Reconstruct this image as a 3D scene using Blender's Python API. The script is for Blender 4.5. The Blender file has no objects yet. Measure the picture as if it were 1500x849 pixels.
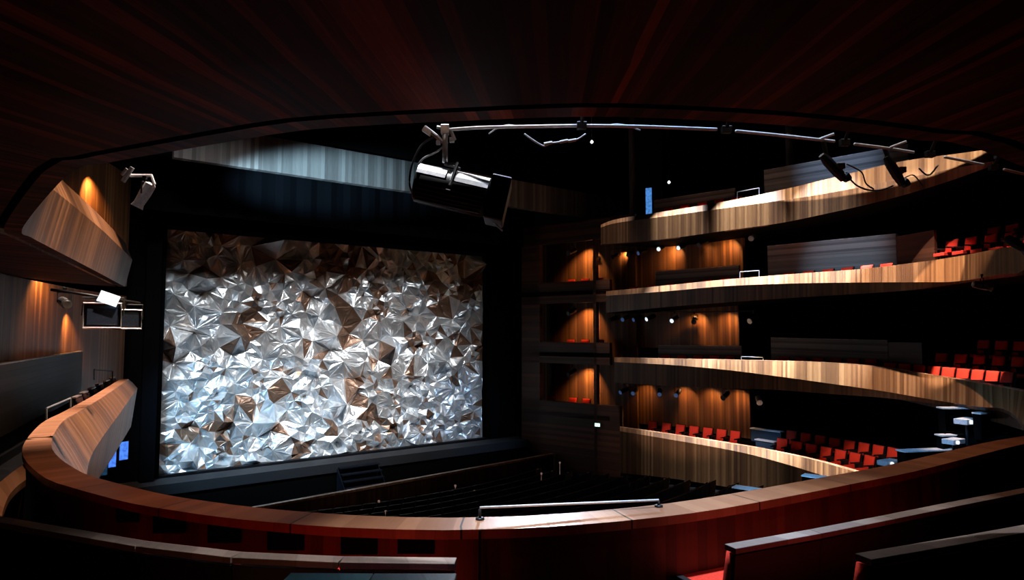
import bpy, bmesh, math, random
from mathutils import Vector, Matrix, noise
from mathutils.geometry import delaunay_2d_cdt
random.seed(7)
PI = math.pi
sc = bpy.context.scene
COL = sc.collection
EYE = 8.0                       # eye height above the low end of the stalls floor

# ------------------------------------------------------------------ camera, world, exposure
F_PX, HOR = 950.0, 488.0
PITCH = math.atan((HOR - 424.5) / F_PX)
cam_d = bpy.data.cameras.new('camera')
cam_d.sensor_width = 36.0
cam_d.lens = F_PX / 1500 * 36
cam_d.clip_start = 0.05
cam = bpy.data.objects.new('camera', cam_d)
COL.objects.link(cam)
cam.location = (0, 0, 0)
cam.rotation_euler = (PI / 2 + PITCH, 0, 0)
sc.camera = cam

w = bpy.data.worlds.new('world')
sc.world = w
w.use_nodes = True
w.node_tree.nodes['Background'].inputs[0].default_value = (0.35, 0.45, 0.7, 1)
w.node_tree.nodes['Background'].inputs[1].default_value = 0.0006

vs = sc.view_settings
vs.view_transform = 'Standard'
vs.look = 'None'
vs.exposure = 0.0
vs.gamma = 1.0
vs.use_curve_mapping = False


def spot(name, loc, target, power, size=40, blend=0.5, col=(1, 1, 1), r=0.1):
    d = bpy.data.lights.new(name, 'SPOT')
    d.energy = power
    d.spot_size = math.radians(size)
    d.spot_blend = blend
    d.color = col
    d.shadow_soft_size = r
    o = bpy.data.objects.new(name, d)
    COL.objects.link(o)
    o.location = loc
    v = Vector(target) - Vector(loc)
    o.rotation_euler = v.to_track_quat('-Z', 'Y').to_euler()
    return o


def point(name, loc, power, col=(1, 1, 1), r=0.05):
    d = bpy.data.lights.new(name, 'POINT')
    d.energy = power
    d.color = col
    d.shadow_soft_size = r
    o = bpy.data.objects.new(name, d)
    COL.objects.link(o)
    o.location = loc
    return o


COOL = (0.86, 0.94, 1.0)
BLUE = (0.25, 0.55, 1.0)
WARM = (1.0, 0.5, 0.17)
NEUT = (1.0, 0.93, 0.88)
# stage spots on the foil curtain
for loc_, tgt_, pw, sz_, c_ in (((1.0, 20.0, 16.0), (-8.0, 33.8, -2.2), 24000, 38, NEUT), ((-8.0, 16.0, 16.0), (-12.0, 30.8, -2.0), 31000, 34, COOL),
                                ((6.0, 24.0, 16.0), (-7.2, 34.4, -2.4), 15000, 38, COOL)):
    o_ = spot('stage_spot', loc_, tgt_, pw, sz_, 0.8, c_, 3.2)
    o_.scale = (1.0, 0.5, 1.0)
spot('stage_spot', (-2.0, 15.0, 7.0), (-8.8, 33.2, -5.0), 1900, 32, 1.0, COOL, 0.3)
spot('stage_spot_blue', (-13.5, 21.5, 0.5), (-12.5, 30.8, -5.6), 5000, 52, 1.0, (0.35, 0.7, 1.0), 0.3)
spot('stage_spot_blue', (3.5, 30.0, -1.0), (-3.0, 37.6, -5.4), 1100, 46, 1.0, (0.4, 0.65, 1.0), 0.3)
# spots high in the roof that rake the tops of the right-hand balcony fronts
CW_ = (0.70, 0.85, 1.0)
for (x_, y_, tx, ty, pw, sz_, c_) in ((2.6, 31.5, 5.8, 34.0, 9000, 16, NEUT), (5.6, 28.0, 8.2, 31.0, 105000, 17, CW_), (7.8, 25.2, 10.4, 28.2, 200000, 19, CW_),
                                      (9.6, 22.6, 12.2, 25.2, 170000, 17, CW_), (10.6, 19.6, 13.5, 22.2, 66000, 17, (1, 0.88, 0.82)), (10.6, 17.0, 13.6, 18.5, 20000, 18, (1, 0.78, 0.64))):
    spot('roof_spot', (x_, y_, 16.5), (tx, ty, 1.5), pw, sz_, 0.7, c_, 0.06)
b_ = spot('beam_spot', (2.0, 13.0, 8.0), (13.5, 23.8, 5.9), 52000, 31, 0.12, (0.86, 0.93, 1.0), 0.03)
b_.scale = (1.0, 0.17, 1.0)
spot('beam_spot', (5.0, 15.0, 12.0), (14.3, 20.4, -0.9), 40000, 10, 0.3, (1, 0.84, 0.72), 0.04)
b_ = spot('beam_spot', (4.0, 14.0, 7.0), (12.4, 23.8, -4.7), 9000, 15, 0.6, (1, 0.8, 0.68), 0.05)
spot('beam_spot', (3.0, 15.0, 4.0), (7.6, 25.0, -6.0), 700, 24, 0.8, (1, 0.85, 0.75), 0.05)
b_ = spot('beam_spot', (0.0, 19.0, 6.0), (9.0, 30.6, -4.9), 9000, 26, 0.8, (1, 0.84, 0.84), 0.05)
b_.scale = (1.0, 0.3, 1.0)
spot('house_spot', (2.0, 17.0, 9.5), (12.9, 25.6, 3.3), 9000, 17, 1.0, (0.45, 0.7, 1.0), 0.1)
spot('house_spot', (2.0, 17.0, 13.0), (13.0, 26.0, 7.3), 11000, 16, 1.0, (0.4, 0.62, 1.0), 0.1)
# left arm and our own rail
spot('roof_spot', (-5.5, 15.5, 14.0), (-9.4, 14.0, -1.4), 26000, 30, 0.8, (1, 0.76, 0.64), 0.08)
spot('roof_spot', (-2.8, 11.0, 14.0), (-6.3, 9.4, -1.6), 32000, 20, 0.8, (1, 0.76, 0.64), 0.08)
spot('roof_spot', (-5.0, 13.5, 14.0), (-8.3, 12.8, 2.5), 14000, 26, 0.8, (1, 0.74, 0.62), 0.08)
spot('house_spot', (-1.5, 13.5, 3.5), (-7.6, 11.4, 2.0), 1300, 70, 0.9, (1, 0.7, 0.38), 0.08)
spot('roof_spot', (1.2, 5.5, 14.0), (1.0, 4.5, -1.3), 19000, 13, 0.9, (0.46, 0.68, 1.0), 0.06)
spot('rail_glint_spot', (0.9, 24.0, 4.9), (0.85, 4.55, -1.26), 5200, 11, 0.9, (0.75, 0.84, 1.0), 0.15)  # lamp added to mirror a cool glint off the rail cap
spot('roof_spot', (-2.2, 6.6, 13.0), (-3.2, 5.4, -1.3), 2600, 22, 1.0, (1, 0.44, 0.24), 0.08)
spot('roof_spot', (3.0, 8.0, 12.0), (4.6, 6.7, -1.3), 1500, 28, 1.0, (1, 0.52, 0.34), 0.08)
spot('roof_spot', (-0.9, 5.2, 9.0), (-0.3, 4.2, 1.1), 5200, 16, 0.8, (0.95, 0.97, 1.0), 0.04)
spot('roof_spot', (3.2, 6.4, 9.0), (2.6, 4.7, 1.3), 3000, 22, 0.8, (0.95, 0.97, 1.0), 0.04)
# dim fill lamp added low in our own tier to light the boards overhead
point('soffit_fill', (-1.7, 2.6, -1.75), 2.6, (1, 0.30, 0.16), 0.15)
# small fill lamps added under the boards to brighten the nearest seat caps
spot('seat_cap_fill', (-0.9, 3.56, 1.22), (-0.9, 3.62, -1.2), 190, 96, 0.9, (1, 0.9, 0.88), 0.03).scale = (1.0, 0.25, 1.0)
spot('seat_cap_fill', (1.9, 4.0, 1.22), (1.75, 4.4, -1.4), 22, 60, 0.9, (1, 0.86, 0.8), 0.03)
spot('seat_cap_fill', (-0.6, 2.5, 1.3), (-0.5, 2.68, -1.0), 40, 46, 0.9, (0.1, 0.5, 1.0), 0.03)
# cool light on the reflector band over the stage
spot('reflector_spot', (-11.0, 18.0, 4.6), (-8.6, 31.2, 7.3), 26000, 40, 0.9, (0.42, 0.76, 1.0), 0.2).scale = (1.0, 0.42, 1.0)
spot('reflector_spot', (6.0, 24.0, 4.0), (-0.5, 35.6, 6.4), 120, 50, 1.0, (1.0, 0.85, 0.5), 0.2)

# ------------------------------------------------------------------ measuring helpers


def ray(px, py):
    d = Vector(((px - 750) / F_PX, 1.0, -(py - 424.5) / F_PX))
    c, s = math.cos(PITCH), math.sin(PITCH)
    return Vector((d.x, d.y * c - d.z * s, d.y * s + d.z * c))


def bp(px, py, z):
    r = ray(px, py)
    return r * (z / r.z)


def atY(px, py, y):
    r = ray(px, py)
    return r * (y / r.y)


def onplan(poly, px, py, first=True):
    r = ray(px, py)
    best = None
    n = len(poly)
    for i in range(n - 1):
        a, b = poly[i], poly[i + 1]
        ax, ay, bx, by = a[0], a[1], b[0], b[1]
        if i == 0:
            ax, ay = ax - (bx - ax) * 6, ay - (by - ay) * 6
        if i == n - 2:
            bx, by = bx + (bx - ax if n == 2 else bx - a[0]) * 6, by + (by - ay if n == 2 else by - a[1]) * 6
        dx, dy = bx - ax, by - ay
        det = r.x * dy - r.y * dx
        if abs(det) < 1e-9:
            continue
        t = (ax * dy - ay * dx) / det
        u = (ax * r.y - ay * r.x) / det
        if t > 0 and -1e-6 <= u <= 1 + 1e-6:
            if best is None or (t < best if first else t > best):
                best = t
    return r * (best if best else 25.0)


def offset_poly(poly, d):
    """shift a plan polyline sideways by d (to the left of its direction)"""
    out = []
    for i, p in enumerate(poly):
        a = poly[max(i - 1, 0)]
        b = poly[min(i + 1, len(poly) - 1)]
        t = Vector((b[0] - a[0], b[1] - a[1]))
        t.normalize()
        out.append(Vector((p[0] - t.y * d, p[1] + t.x * d, p[2] if len(p) > 2 else 0)))
    return out


def spline_rows(rows, step=0.35):
    """Catmull-Rom through rows of points, resampled to about step metres along the first point"""
    out = []
    n = len(rows)
    for i in range(n - 1):
        r0, r1, r2, r3 = rows[max(i - 1, 0)], rows[i], rows[i + 1], rows[min(i + 2, n - 1)]
        seg = (r2[0] - r1[0]).length
        k = max(1, int(round(seg / step)))
        for j in range(k):
            t = j / k
            row = []
            for a, b, c, d in zip(r0, r1, r2, r3):
                row.append(0.5 * ((2 * b) + (c - a) * t + (2 * a - 5 * b + 4 * c - d) * t * t
                                  + (3 * b - a - 3 * c + d) * t * t * t))
            out.append(row)
    out.append([p.copy() for p in rows[-1]])
    return out


# ------------------------------------------------------------------ materials


def new_mat(name):
    m = bpy.data.materials.new(name)
    m.use_nodes = True
    nt = m.node_tree
    b = nt.nodes['Principled BSDF']
    return m, nt, b


def plain(name, col, rough=0.6, metal=0.0, spec=0.5, scale=30, var=0.15):
    m, nt, b = new_mat(name)
    tc = nt.nodes.new('ShaderNodeTexCoord')
    nz = nt.nodes.new('ShaderNodeTexNoise')
    nz.inputs['Scale'].default_value = scale
    rp = nt.nodes.new('ShaderNodeValToRGB')
    lo = [c * (1 - var) for c in col]
    hi = [min(1, c * (1 + var)) for c in col]
    rp.color_ramp.elements[0].color = (*lo, 1)
    rp.color_ramp.elements[1].color = (*hi, 1)
    rp.color_ramp.elements[0].position = 0.3
    rp.color_ramp.elements[1].position = 0.7
    nt.links.new(tc.outputs['Object'], nz.inputs['Vector'])
    nt.links.new(nz.outputs['Fac'], rp.inputs['Fac'])
    nt.links.new(rp.outputs['Color'], b.inputs['Base Color'])
    b.inputs['Roughness'].default_value = rough
    b.inputs['Metallic'].default_value = metal
    b.inputs['Specular IOR Level'].default_value = spec
    return m


def staves(name, cols, width=0.06, rough=0.45, axis=0, joint=0.0, length=None, spec=0.4, grain=0.35):
    """narrow wood staves: the UV axis counts staves, the other axis runs along the grain"""
    m, nt, b = new_mat(name)
    N = nt.nodes.new
    L = nt.links.new
    uv = N('ShaderNodeUVMap')
    uv.uv_map = 'UVMap'
    sp = N('ShaderNodeSeparateXYZ')
    L(uv.outputs['UV'], sp.inputs[0])
    a, g = (sp.outputs[0], sp.outputs[1]) if axis == 0 else (sp.outputs[1], sp.outputs[0])
    dv = N('ShaderNodeMath'); dv.operation = 'DIVIDE'; dv.inputs[1].default_value = width
    L(a, dv.inputs[0])
    fl = N('ShaderNodeMath'); fl.operation = 'FLOOR'
    L(dv.outputs[0], fl.inputs[0])
    wn = N('ShaderNodeTexWhiteNoise'); wn.noise_dimensions = '1D'
    L(fl.outputs[0], wn.inputs['W'])
    # broader groups of staves share a tone
    dv2 = N('ShaderNodeMath'); dv2.operation = 'DIVIDE'; dv2.inputs[1].default_value = width * 5.3
    L(a, dv2.inputs[0])
    fl2 = N('ShaderNodeMath'); fl2.operation = 'FLOOR'
    L(dv2.outputs[0], fl2.inputs[0])
    wn2 = N('ShaderNodeTexWhiteNoise'); wn2.noise_dimensions = '1D'
    L(fl2.outputs[0], wn2.inputs['W'])
    # grain
    cb = N('ShaderNodeCombineXYZ')
    ga = N('ShaderNodeMath'); ga.operation = 'MULTIPLY'; ga.inputs[1].default_value = 60.0
    gg = N('ShaderNodeMath'); gg.operation = 'MULTIPLY'; gg.inputs[1].default_value = 2.5
    L(a, ga.inputs[0]); L(g, gg.inputs[0])
    L(ga.outputs[0], cb.inputs[0]); L(gg.outputs[0], cb.inputs[1])
    L(wn.outputs['Value'], cb.inputs[2])
    nz = N('ShaderNodeTexNoise'); nz.inputs['Scale'].default_value = 1.0
    nz.inputs['Detail'].default_value = 4
    L(cb.outputs[0], nz.inputs['Vector'])
    mx = N('ShaderNodeMath'); mx.operation = 'MULTIPLY_ADD'
    mx.inputs[1].default_value = 0.6
    L(wn.outputs['Value'], mx.inputs[0])
    m2 = N('ShaderNodeMath'); m2.operation = 'MULTIPLY'; m2.inputs[1].default_value = 0.25
    L(wn2.outputs['Value'], m2.inputs[0])
    L(m2.outputs[0], mx.inputs[2])
    ad = N('ShaderNodeMath'); ad.operation = 'MULTIPLY_ADD'; ad.inputs[1].default_value = grain
    L(nz.outputs['Fac'], ad.inputs[0]); L(mx.outputs[0], ad.inputs[2])
    rp = N('ShaderNodeValToRGB')
    el = rp.color_ramp.elements
    el[0].color = (*cols[0], 1); el[0].position = 0.1
    el[1].color = (*cols[-1], 1); el[1].position = 1.0
    for i, c in enumerate(cols[1:-1]):
        e = el.new(0.1 + 0.9 * (i + 1) / (len(cols) - 1))
        e.color = (*c, 1)
    L(ad.outputs[0], rp.inputs['Fac'])
    colout = rp.outputs['Color']
    fr = N('ShaderNodeMath'); fr.operation = 'FRACT'
    L(dv.outputs[0], fr.inputs[0])
    gt = N('ShaderNodeMath'); gt.operation = 'GREATER_THAN'; gt.inputs[1].default_value = 0.06
    L(fr.outputs[0], gt.inputs[0])
    bm_ = N('ShaderNodeBump'); bm_.inputs['Strength'].default_value = 0.5
    bm_.inputs['Distance'].default_value = 0.006
    hs = N('ShaderNodeMath'); hs.operation = 'MULTIPLY_ADD'; hs.inputs[1].default_value = 0.25
    L(wn.outputs['Value'], hs.inputs[0]); L(gt.outputs[0], hs.inputs[2])
    L(hs.outputs[0], bm_.inputs['Height'])
    L(bm_.outputs['Normal'], b.inputs['Normal'])
    if joint:
        jd = N('ShaderNodeMath'); jd.operation = 'DIVIDE'; jd.inputs[1].default_value = joint
        L(a, jd.inputs[0])
        jf = N('ShaderNodeMath'); jf.operation = 'FRACT'
        L(jd.outputs[0], jf.inputs[0])
        jl = N('ShaderNodeMath'); jl.operation = 'LESS_THAN'; jl.inputs[1].default_value = 0.012
        L(jf.outputs[0], jl.inputs[0])
        mixn = N('ShaderNodeMixRGB')
        mixn.inputs[2].default_value = (0.01, 0.008, 0.007, 1)
        L(jl.outputs[0], mixn.inputs[0]); L(colout, mixn.inputs[1])
        colout = mixn.outputs[0]
    L(colout, b.inputs['Base Color'])
    b.inputs['Roughness'].default_value = rough
    b.inputs['Specular IOR Level'].default_value = spec
    return m


def emit(name, col, strength, base=(0.02, 0.02, 0.02)):
    m, nt, b = new_mat(name)
    nz = nt.nodes.new('ShaderNodeTexNoise')
    nz.inputs['Scale'].default_value = 9
    tc = nt.nodes.new('ShaderNodeTexCoord')
    rp = nt.nodes.new('ShaderNodeValToRGB')
    rp.color_ramp.elements[0].color = (*[c * 0.55 for c in col], 1)
    rp.color_ramp.elements[1].color = (*col, 1)
    rp.color_ramp.elements[0].position = 0.35
    rp.color_ramp.elements[1].position = 0.6
    nt.links.new(tc.outputs['Object'], nz.inputs['Vector'])
    nt.links.new(nz.outputs['Fac'], rp.inputs['Fac'])
    b.inputs['Base Color'].default_value = (*base, 1)
    nt.links.new(rp.outputs['Color'], b.inputs['Emission Color'])
    b.inputs['Emission Strength'].default_value = strength
    return m


def foil(name, col, metal, rough):
    m, nt, b = new_mat(name)
    tc = nt.nodes.new('ShaderNodeTexCoord')
    nz = nt.nodes.new('ShaderNodeTexNoise')
    nz.inputs['Scale'].default_value = 0.9
    nz.inputs['Detail'].default_value = 2
    nz.inputs['Distortion'].default_value = 1.5
    vo = nt.nodes.new('ShaderNodeTexVoronoi')
    vo.inputs['Scale'].default_value = 1.6
    ad = nt.nodes.new('ShaderNodeMath'); ad.operation = 'ADD'
    nt.links.new(tc.outputs['Object'], nz.inputs['Vector'])
    nt.links.new(tc.outputs['Object'], vo.inputs['Vector'])
    nt.links.new(nz.outputs['Fac'], ad.inputs[0])
    nt.links.new(vo.outputs['Distance'], ad.inputs[1])
    bu = nt.nodes.new('ShaderNodeBump')
    bu.inputs['Strength'].default_value = 0.32
    bu.inputs['Distance'].default_value = 0.22
    nt.links.new(ad.outputs[0], bu.inputs['Height'])
    nt.links.new(bu.outputs['Normal'], b.inputs['Normal'])
    b.inputs['Base Color'].default_value = (*col, 1)
    b.inputs['Metallic'].default_value = metal
    b.inputs['Roughness'].default_value = rough
    return m


OAKC = [(0.036, 0.0115, 0.0035), (0.088, 0.033, 0.0105), (0.146, 0.061, 0.021), (0.245, 0.115, 0.047)]
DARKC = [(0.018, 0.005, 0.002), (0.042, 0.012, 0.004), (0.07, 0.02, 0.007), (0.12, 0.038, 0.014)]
GREYC = [(0.035, 0.029, 0.026), (0.085, 0.072, 0.066), (0.14, 0.12, 0.11), (0.21, 0.18, 0.165)]
M = {}
M['oak'] = staves('oak_staves', OAKC, 0.10)
M['oak_cap'] = staves('oak_cap', [(0.17, 0.066, 0.03), (0.25, 0.105, 0.052), (0.32, 0.145, 0.075), (0.40, 0.20, 0.105)], 0.12, 0.4, joint=1.12)
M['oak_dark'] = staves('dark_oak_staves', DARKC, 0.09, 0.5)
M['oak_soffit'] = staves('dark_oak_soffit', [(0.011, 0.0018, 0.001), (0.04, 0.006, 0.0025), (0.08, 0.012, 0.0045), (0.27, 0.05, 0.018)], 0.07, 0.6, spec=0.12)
M['oak_wall'] = staves('oak_wall_planks', DARKC, 0.16, 0.5, axis=1)
M['oak_alcove'] = staves('oak_alcove_boards', OAKC, 0.12, 0.5)
M['slat'] = staves('grey_slats', GREYC, 0.10, 0.6, axis=1)
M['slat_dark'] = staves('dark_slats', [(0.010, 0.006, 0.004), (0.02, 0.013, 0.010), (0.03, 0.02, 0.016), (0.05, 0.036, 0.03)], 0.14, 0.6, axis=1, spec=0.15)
M['slat_v'] = staves('grey_vertical_slats', GREYC, 0.16, 0.6)
M['cap_grey'] = staves('grey_wood_cap', [(0.12, 0.09, 0.075), (0.2, 0.15, 0.13), (0.27, 0.21, 0.18), (0.33, 0.27, 0.24)], 0.2, 0.45)  # greyish wood tones, paler than the oak staves
M['ledge'] = staves('pale_ledge', [(0.3, 0.2, 0.13), (0.42, 0.29, 0.19), (0.5, 0.36, 0.25)], 0.2, 0.5)
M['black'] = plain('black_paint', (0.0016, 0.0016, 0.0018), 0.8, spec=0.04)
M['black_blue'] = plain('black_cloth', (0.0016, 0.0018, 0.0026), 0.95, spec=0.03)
M['stage'] = plain('stage_floor', (0.022, 0.023, 0.027), 0.7, spec=0.2)
M['shell'] = plain('dark_seat_shell', (0.010, 0.008, 0.008), 0.55, spec=0.25)
M['red'] = plain('red_upholstery', (0.62, 0.035, 0.016), 0.85, spec=0.2, scale=60)
M['fabric_dark'] = plain('dark_upholstery', (0.03, 0.012, 0.010), 0.9, spec=0.1, scale=60)
M['steel'] = plain('brushed_steel', (0.55, 0.55, 0.57), 0.35, 0.85)
M['white_metal'] = plain('pale_metal', (0.78, 0.78, 0.8), 0.55, 0.0)
M['lamp_black'] = plain('lamp_black', (0.012, 0.012, 0.014), 0.45, spec=0.4)
M['lens'] = plain('lens_glass', (0.05, 0.07, 0.11), 0.08, 0.0, 0.8)
M['lens_glow'] = emit('glowing_lens', (0.8, 0.9, 1.0), 1.6)  # emission stands in for reflections in spotlight lenses; projector lenses use it too
M['lens_blue'] = emit('blue_lens', (0.10, 0.2, 0.5), 0.35)
M['screen'] = emit('blue_screen', (0.08, 0.25, 1.0), 1.3)
M['screen_dim'] = emit('dim_screen', (0.03, 0.12, 0.25), 0.4)
M['door_glow'] = emit('blue_door_glow', (0.10, 0.35, 0.9), 0.8)
M['bulb'] = emit('small_bulb', (0.9, 0.95, 1.0), 2.0)
M['bulb_dim'] = emit('aisle_glow', (0.55, 0.33, 0.26), 0.35)
M['exit'] = emit('exit_glow', (0.75, 1.0, 0.9), 1.4)
M['cable'] = plain('cable_rubber', (0.012, 0.012, 0.012), 0.6)
M['cable_pale'] = plain('pale_cable', (0.45, 0.45, 0.47), 0.5)
M['foil'] = foil('silver_foil', (0.84, 0.86, 0.88), 0.74, 0.32)
M['foil_cool'] = foil('cool_foil', (0.62, 0.69, 0.76), 0.72, 0.31)
M['foil_bronze'] = foil('bronze_foil', (0.24, 0.145, 0.10), 0.6, 0.36)
M['foil_dark'] = foil('dark_foil', (0.10, 0.085, 0.08), 0.6, 0.36)

# ------------------------------------------------------------------ mesh helpers


def link_mesh(name, verts, faces, mat, parent=None, uvs=None, smooth=False, mats=None, midx=None):
    me = bpy.data.meshes.new(name)
    me.from_pydata([tuple(v) for v in verts], [], faces)
    for m in (mats or [mat]):
        me.materials.append(m)
    if midx:
        me.polygons.foreach_set('material_index', midx)
    if uvs:
        ul = me.uv_layers.new(name='UVMap')
        for p in me.polygons:
            for li, vi in zip(p.loop_indices, p.vertices):
                ul.data[li].uv = uvs[vi]
    if smooth:
        me.polygons.foreach_set('use_smooth', [True] * len(me.polygons))
    me.update()
    o = bpy.data.objects.new(name, me)
    COL.objects.link(o)
    if parent is not None:
        o.parent = parent
    return o


def tag(o, label, cat, group=None):
    o['label'] = label
    o['category'] = cat
    if group:
        o['group'] = group
    return o


def struct(o, label=None):
    o['kind'] = 'structure'
    if label:
        o['label'] = label
    return o


def thing(name, label, cat, loc=(0, 0, 0), rot=(0, 0, 0), group=None):
    o = bpy.data.objects.new(name, None)
    COL.objects.link(o)
    o.empty_display_size = 0.2
    o.location = loc
    o.rotation_euler = rot
    tag(o, label, cat, group)
    return o


def wpart(o, root):
    """parent a mesh whose vertices are in world coordinates"""
    o.parent = root
    o.location = -Vector(root.location)
    return o


def dup(root, loc, rot, label, group=None):
    r = root.copy()
    COL.objects.link(r)
    r.location = loc
    r.rotation_euler = rot
    r['label'] = label
    if group:
        r['group'] = group
    for ch in list(root.children):
        c = ch.copy()
        COL.objects.link(c)
        c.parent = r
        for g in list(ch.children):
            d = g.copy()
            COL.objects.link(d)
            d.parent = c
    return r


class MB:
    def __init__(self):
        self.v, self.f, self.uv = [], [], []

    def add(self, vs_, fs, uvs=None):
        k = len(self.v)
        self.v += [Vector(p) for p in vs_]
        self.uv += uvs if uvs else [(p[0] + p[1] * 0.37, p[2]) for p in vs_]
        self.f += [tuple(i + k for i in f) for f in fs]
        return self

    def box(self, c, s, mat=None, taper=1.0):
        x, y, z = s[0] / 2, s[1] / 2, s[2] / 2
        b = 0.12 * min(x, y, z)
        ring = []
        for zz, kx in ((-z, x - b), (-z + b, x), (z - b, x * taper), (z, (x - b) * taper)):
            ky = (y - b) if abs(zz) == z else y
            if zz > 0:
                ky *= taper
            ring.append([(-kx, -ky, zz), (kx, -ky, zz), (kx, ky, zz), (-kx, ky, zz)])
        vs_ = [Vector(p) for r in ring for p in r]
        if mat is not None:
            vs_ = [mat @ p for p in vs_]
        vs_ = [p + Vector(c) for p in vs_]
        fs = [(3, 2, 1, 0), (12, 13, 14, 15)]
        for k in range(3):
            for j in range(4):
                a, b2 = k * 4 + j, k * 4 + (j + 1) % 4
                fs.append((a, b2, b2 + 4, a + 4))
        return self.add(vs_, fs)

    def tube(self, pts, r, n=8, caps=True):
        pts = [Vector(p) for p in pts]
        vs_, fs = [], []
        up = Vector((0, 0, 1))
        for i, p in enumerate(pts):
            t = (pts[min(i + 1, len(pts) - 1)] - pts[max(i - 1, 0)]).normalized()
            a = t.cross(up)
            if a.length < 1e-3:
                a = t.cross(Vector((1, 0, 0)))
            a.normalize()
            b = t.cross(a)
            rr = r[i] if isinstance(r, (list, tuple)) else r
            for k in range(n):
                an = 2 * PI * k / n
                vs_.append(p + a * math.cos(an) * rr + b * math.sin(an) * rr)
        for i in range(len(pts) - 1):
            for k in range(n):
                a0, a1 = i * n + k, i * n + (k + 1) % n
                fs.append((a0, a1, a1 + n, a0 + n))
        if caps:
            fs.append(tuple(range(n - 1, -1, -1)))
            fs.append(tuple(range((len(pts) - 1) * n, len(pts) * n)))
        return self.add(vs_, fs)

    def build(self, name, mat, parent=None, smooth=False):
        return link_mesh(name, self.v, self.f, mat, parent, self.uv, smooth)


def sweep(name, rows, mat, parent=None, smooth=True, ua=None, closed_ends=False):
    """rows of profile points -> one surface with u along the sweep (m) and v down the profile (m)"""
    nr, npnt = len(rows), len(rows[0])
    vs_, fs, uvs = [], [], []
    u = 0.0
    for i, r in enumerate(rows):
        if i:
            u += (sum((rows[i][k] - rows[i - 1][k]).length for k in range(npnt))) / npnt
        v = 0.0
        for k, p in enumerate(r):
            if k:
                v += (p - r[k - 1]).length
            vs_.append(p)
            uvs.append((u, v))
    for i in range(nr - 1):
        for k in range(npnt - 1):
            a = i * npnt + k
            fs.append((a, a + 1, a + 1 + npnt, a + npnt))
    if closed_ends:
        fs.append(tuple(range(npnt)))
        fs.append(tuple((nr - 1) * npnt + k for k in range(npnt - 1, -1, -1)))
    o = link_mesh(name, vs_, fs, mat, None, uvs, smooth)
    if parent is not None:
        wpart(o, parent)
    return o


def loop_sweep(name, rows, mat, parent=None):
    """closed profile swept along rows: a solid bar"""
    rows = [list(r) + [r[0]] for r in rows]
    return sweep(name, rows, mat, parent, smooth=False, closed_ends=True)


def panel(name, corners, thick, mat, normal=None):
    """solid slab from a quad outline (bottom-left, bottom-right, top-right, top-left), thick behind it"""
    a, b, c, d = [Vector(p) for p in corners]
    n = (b - a).cross(d - a).normalized() if normal is None else Vector(normal)
    q = [a, b, c, d] + [p - n * thick for p in (a, b, c, d)]
    w_, h_ = (b - a).length, (d - a).length
    u = [(0, 0), (w_, 0), (w_, h_), (0, h_)]
    fs = [(0, 1, 2, 3), (7, 6, 5, 4), (0, 4, 5, 1), (1, 5, 6, 2), (2, 6, 7, 3), (3, 7, 4, 0)]
    return link_mesh(name, q, fs, mat, None, u + u)


def wall_strip(name, poly, z0, z1, thick, mat):
    """upright wall following a plan polyline"""
    out = offset_poly(poly, -thick)
    rows = []
    for p, q in zip(poly, out):
        rows.append([Vector((p[0], p[1], z1)), Vector((p[0], p[1], z0)), Vector((q[0], q[1], z0)), Vector((q[0], q[1], z1))])
    return loop_sweep(name, rows, mat)


def dense(poly, step=0.6):
    rows = spline_rows([[Vector((p[0], p[1], p[2] if len(p) > 2 else 0))] for p in poly], step)
    return [r[0] for r in rows]


# ------------------------------------------------------------------ plan of the house (x right, y away from the camera, z from eye level)
# right arm runs from the proscenium towards the rear (stage end first)
R_ARM = [(5.2, 34.7), (7.7, 31.8), (9.7, 29.2), (11.4, 26.8), (12.7, 24.3), (13.4, 22.0), (13.55, 19.5), (13.1, 16.6)]
R_ARM = [Vector((a, b, 0)) for a, b in R_ARM]
R_D = dense(R_ARM, 0.8)
T1_ARM = [(4.7, 35.4), (5.5, 33.9), (7.7, 31.4), (9.65, 29.24), (11.4, 27.0), (13.1, 24.5), (14.5, 22.5), (15.4, 20.8), (15.6, 18.6)]
T1_D = dense([Vector((a, b, 0)) for a, b in T1_ARM], 0.8)
# left arm plus rear of our own rail: the seat-side edge of its cap
NEAR_PX = [(176, 555), (140, 577), (96, 601), (66, 616), (46, 634), (33, 655), (38, 675), (67, 700), (100, 712),
           (142, 724), (194, 737), (260, 748), (350, 760), (500, 772), (650, 776), (750, 774), (850, 768), (965, 757), (1060, 744),
           (1180, 722), (1260, 706), (1340, 690), (1439, 665), (1500, 650)]
ZR = -1.25
near = [bp(x, y, ZR) for x, y in NEAR_PX]
off = [Vector((7.9, 8.8, -1.28)), Vector((10.1, 10.9, -1.32)), Vector((11.9, 13.6, -1.38))]
T3_CREST_PX = [(900, 523), (980, 524.5), (1060, 526), (1140, 527.5), (1220, 530), (1290, 536), (1360, 547), (1430, 558), (1478, 566)]
T3_CREASE_PX = [(900, 530), (980, 534), (1060, 541), (1140, 551), (1220, 562), (1290, 572), (1360, 584), (1430, 595), (1478, 602)]
T3_BOT_PX = [(900, 560), (980, 565), (1060, 568), (1140, 571), (1220, 577), (1290, 582), (1360, 590), (1430, 600), (1478, 607)]


def arm_rows(plan, crest, crease, bot, cap=0.25, oc=0.5, ob=0.3):
    rows = []
    pc = offset_poly(plan, oc * -1)
    pb = offset_poly(plan, ob * -1)
    pv = offset_poly(plan, cap * -1)
    for c, k, b in zip(crest, crease, bot):
        p = onplan(plan, *c)
        q = onplan(pc, *k)
        r = onplan(pb, *b)
        v = onplan(pv, *c)
        v.z = p.z
        if q.z > p.z - 0.05:
            q.z = p.z - 0.05
        if r.z > q.z - 0.04:
            r.z = q.z - 0.04
        rows.append([p, v, q, r])
    return rows


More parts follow.
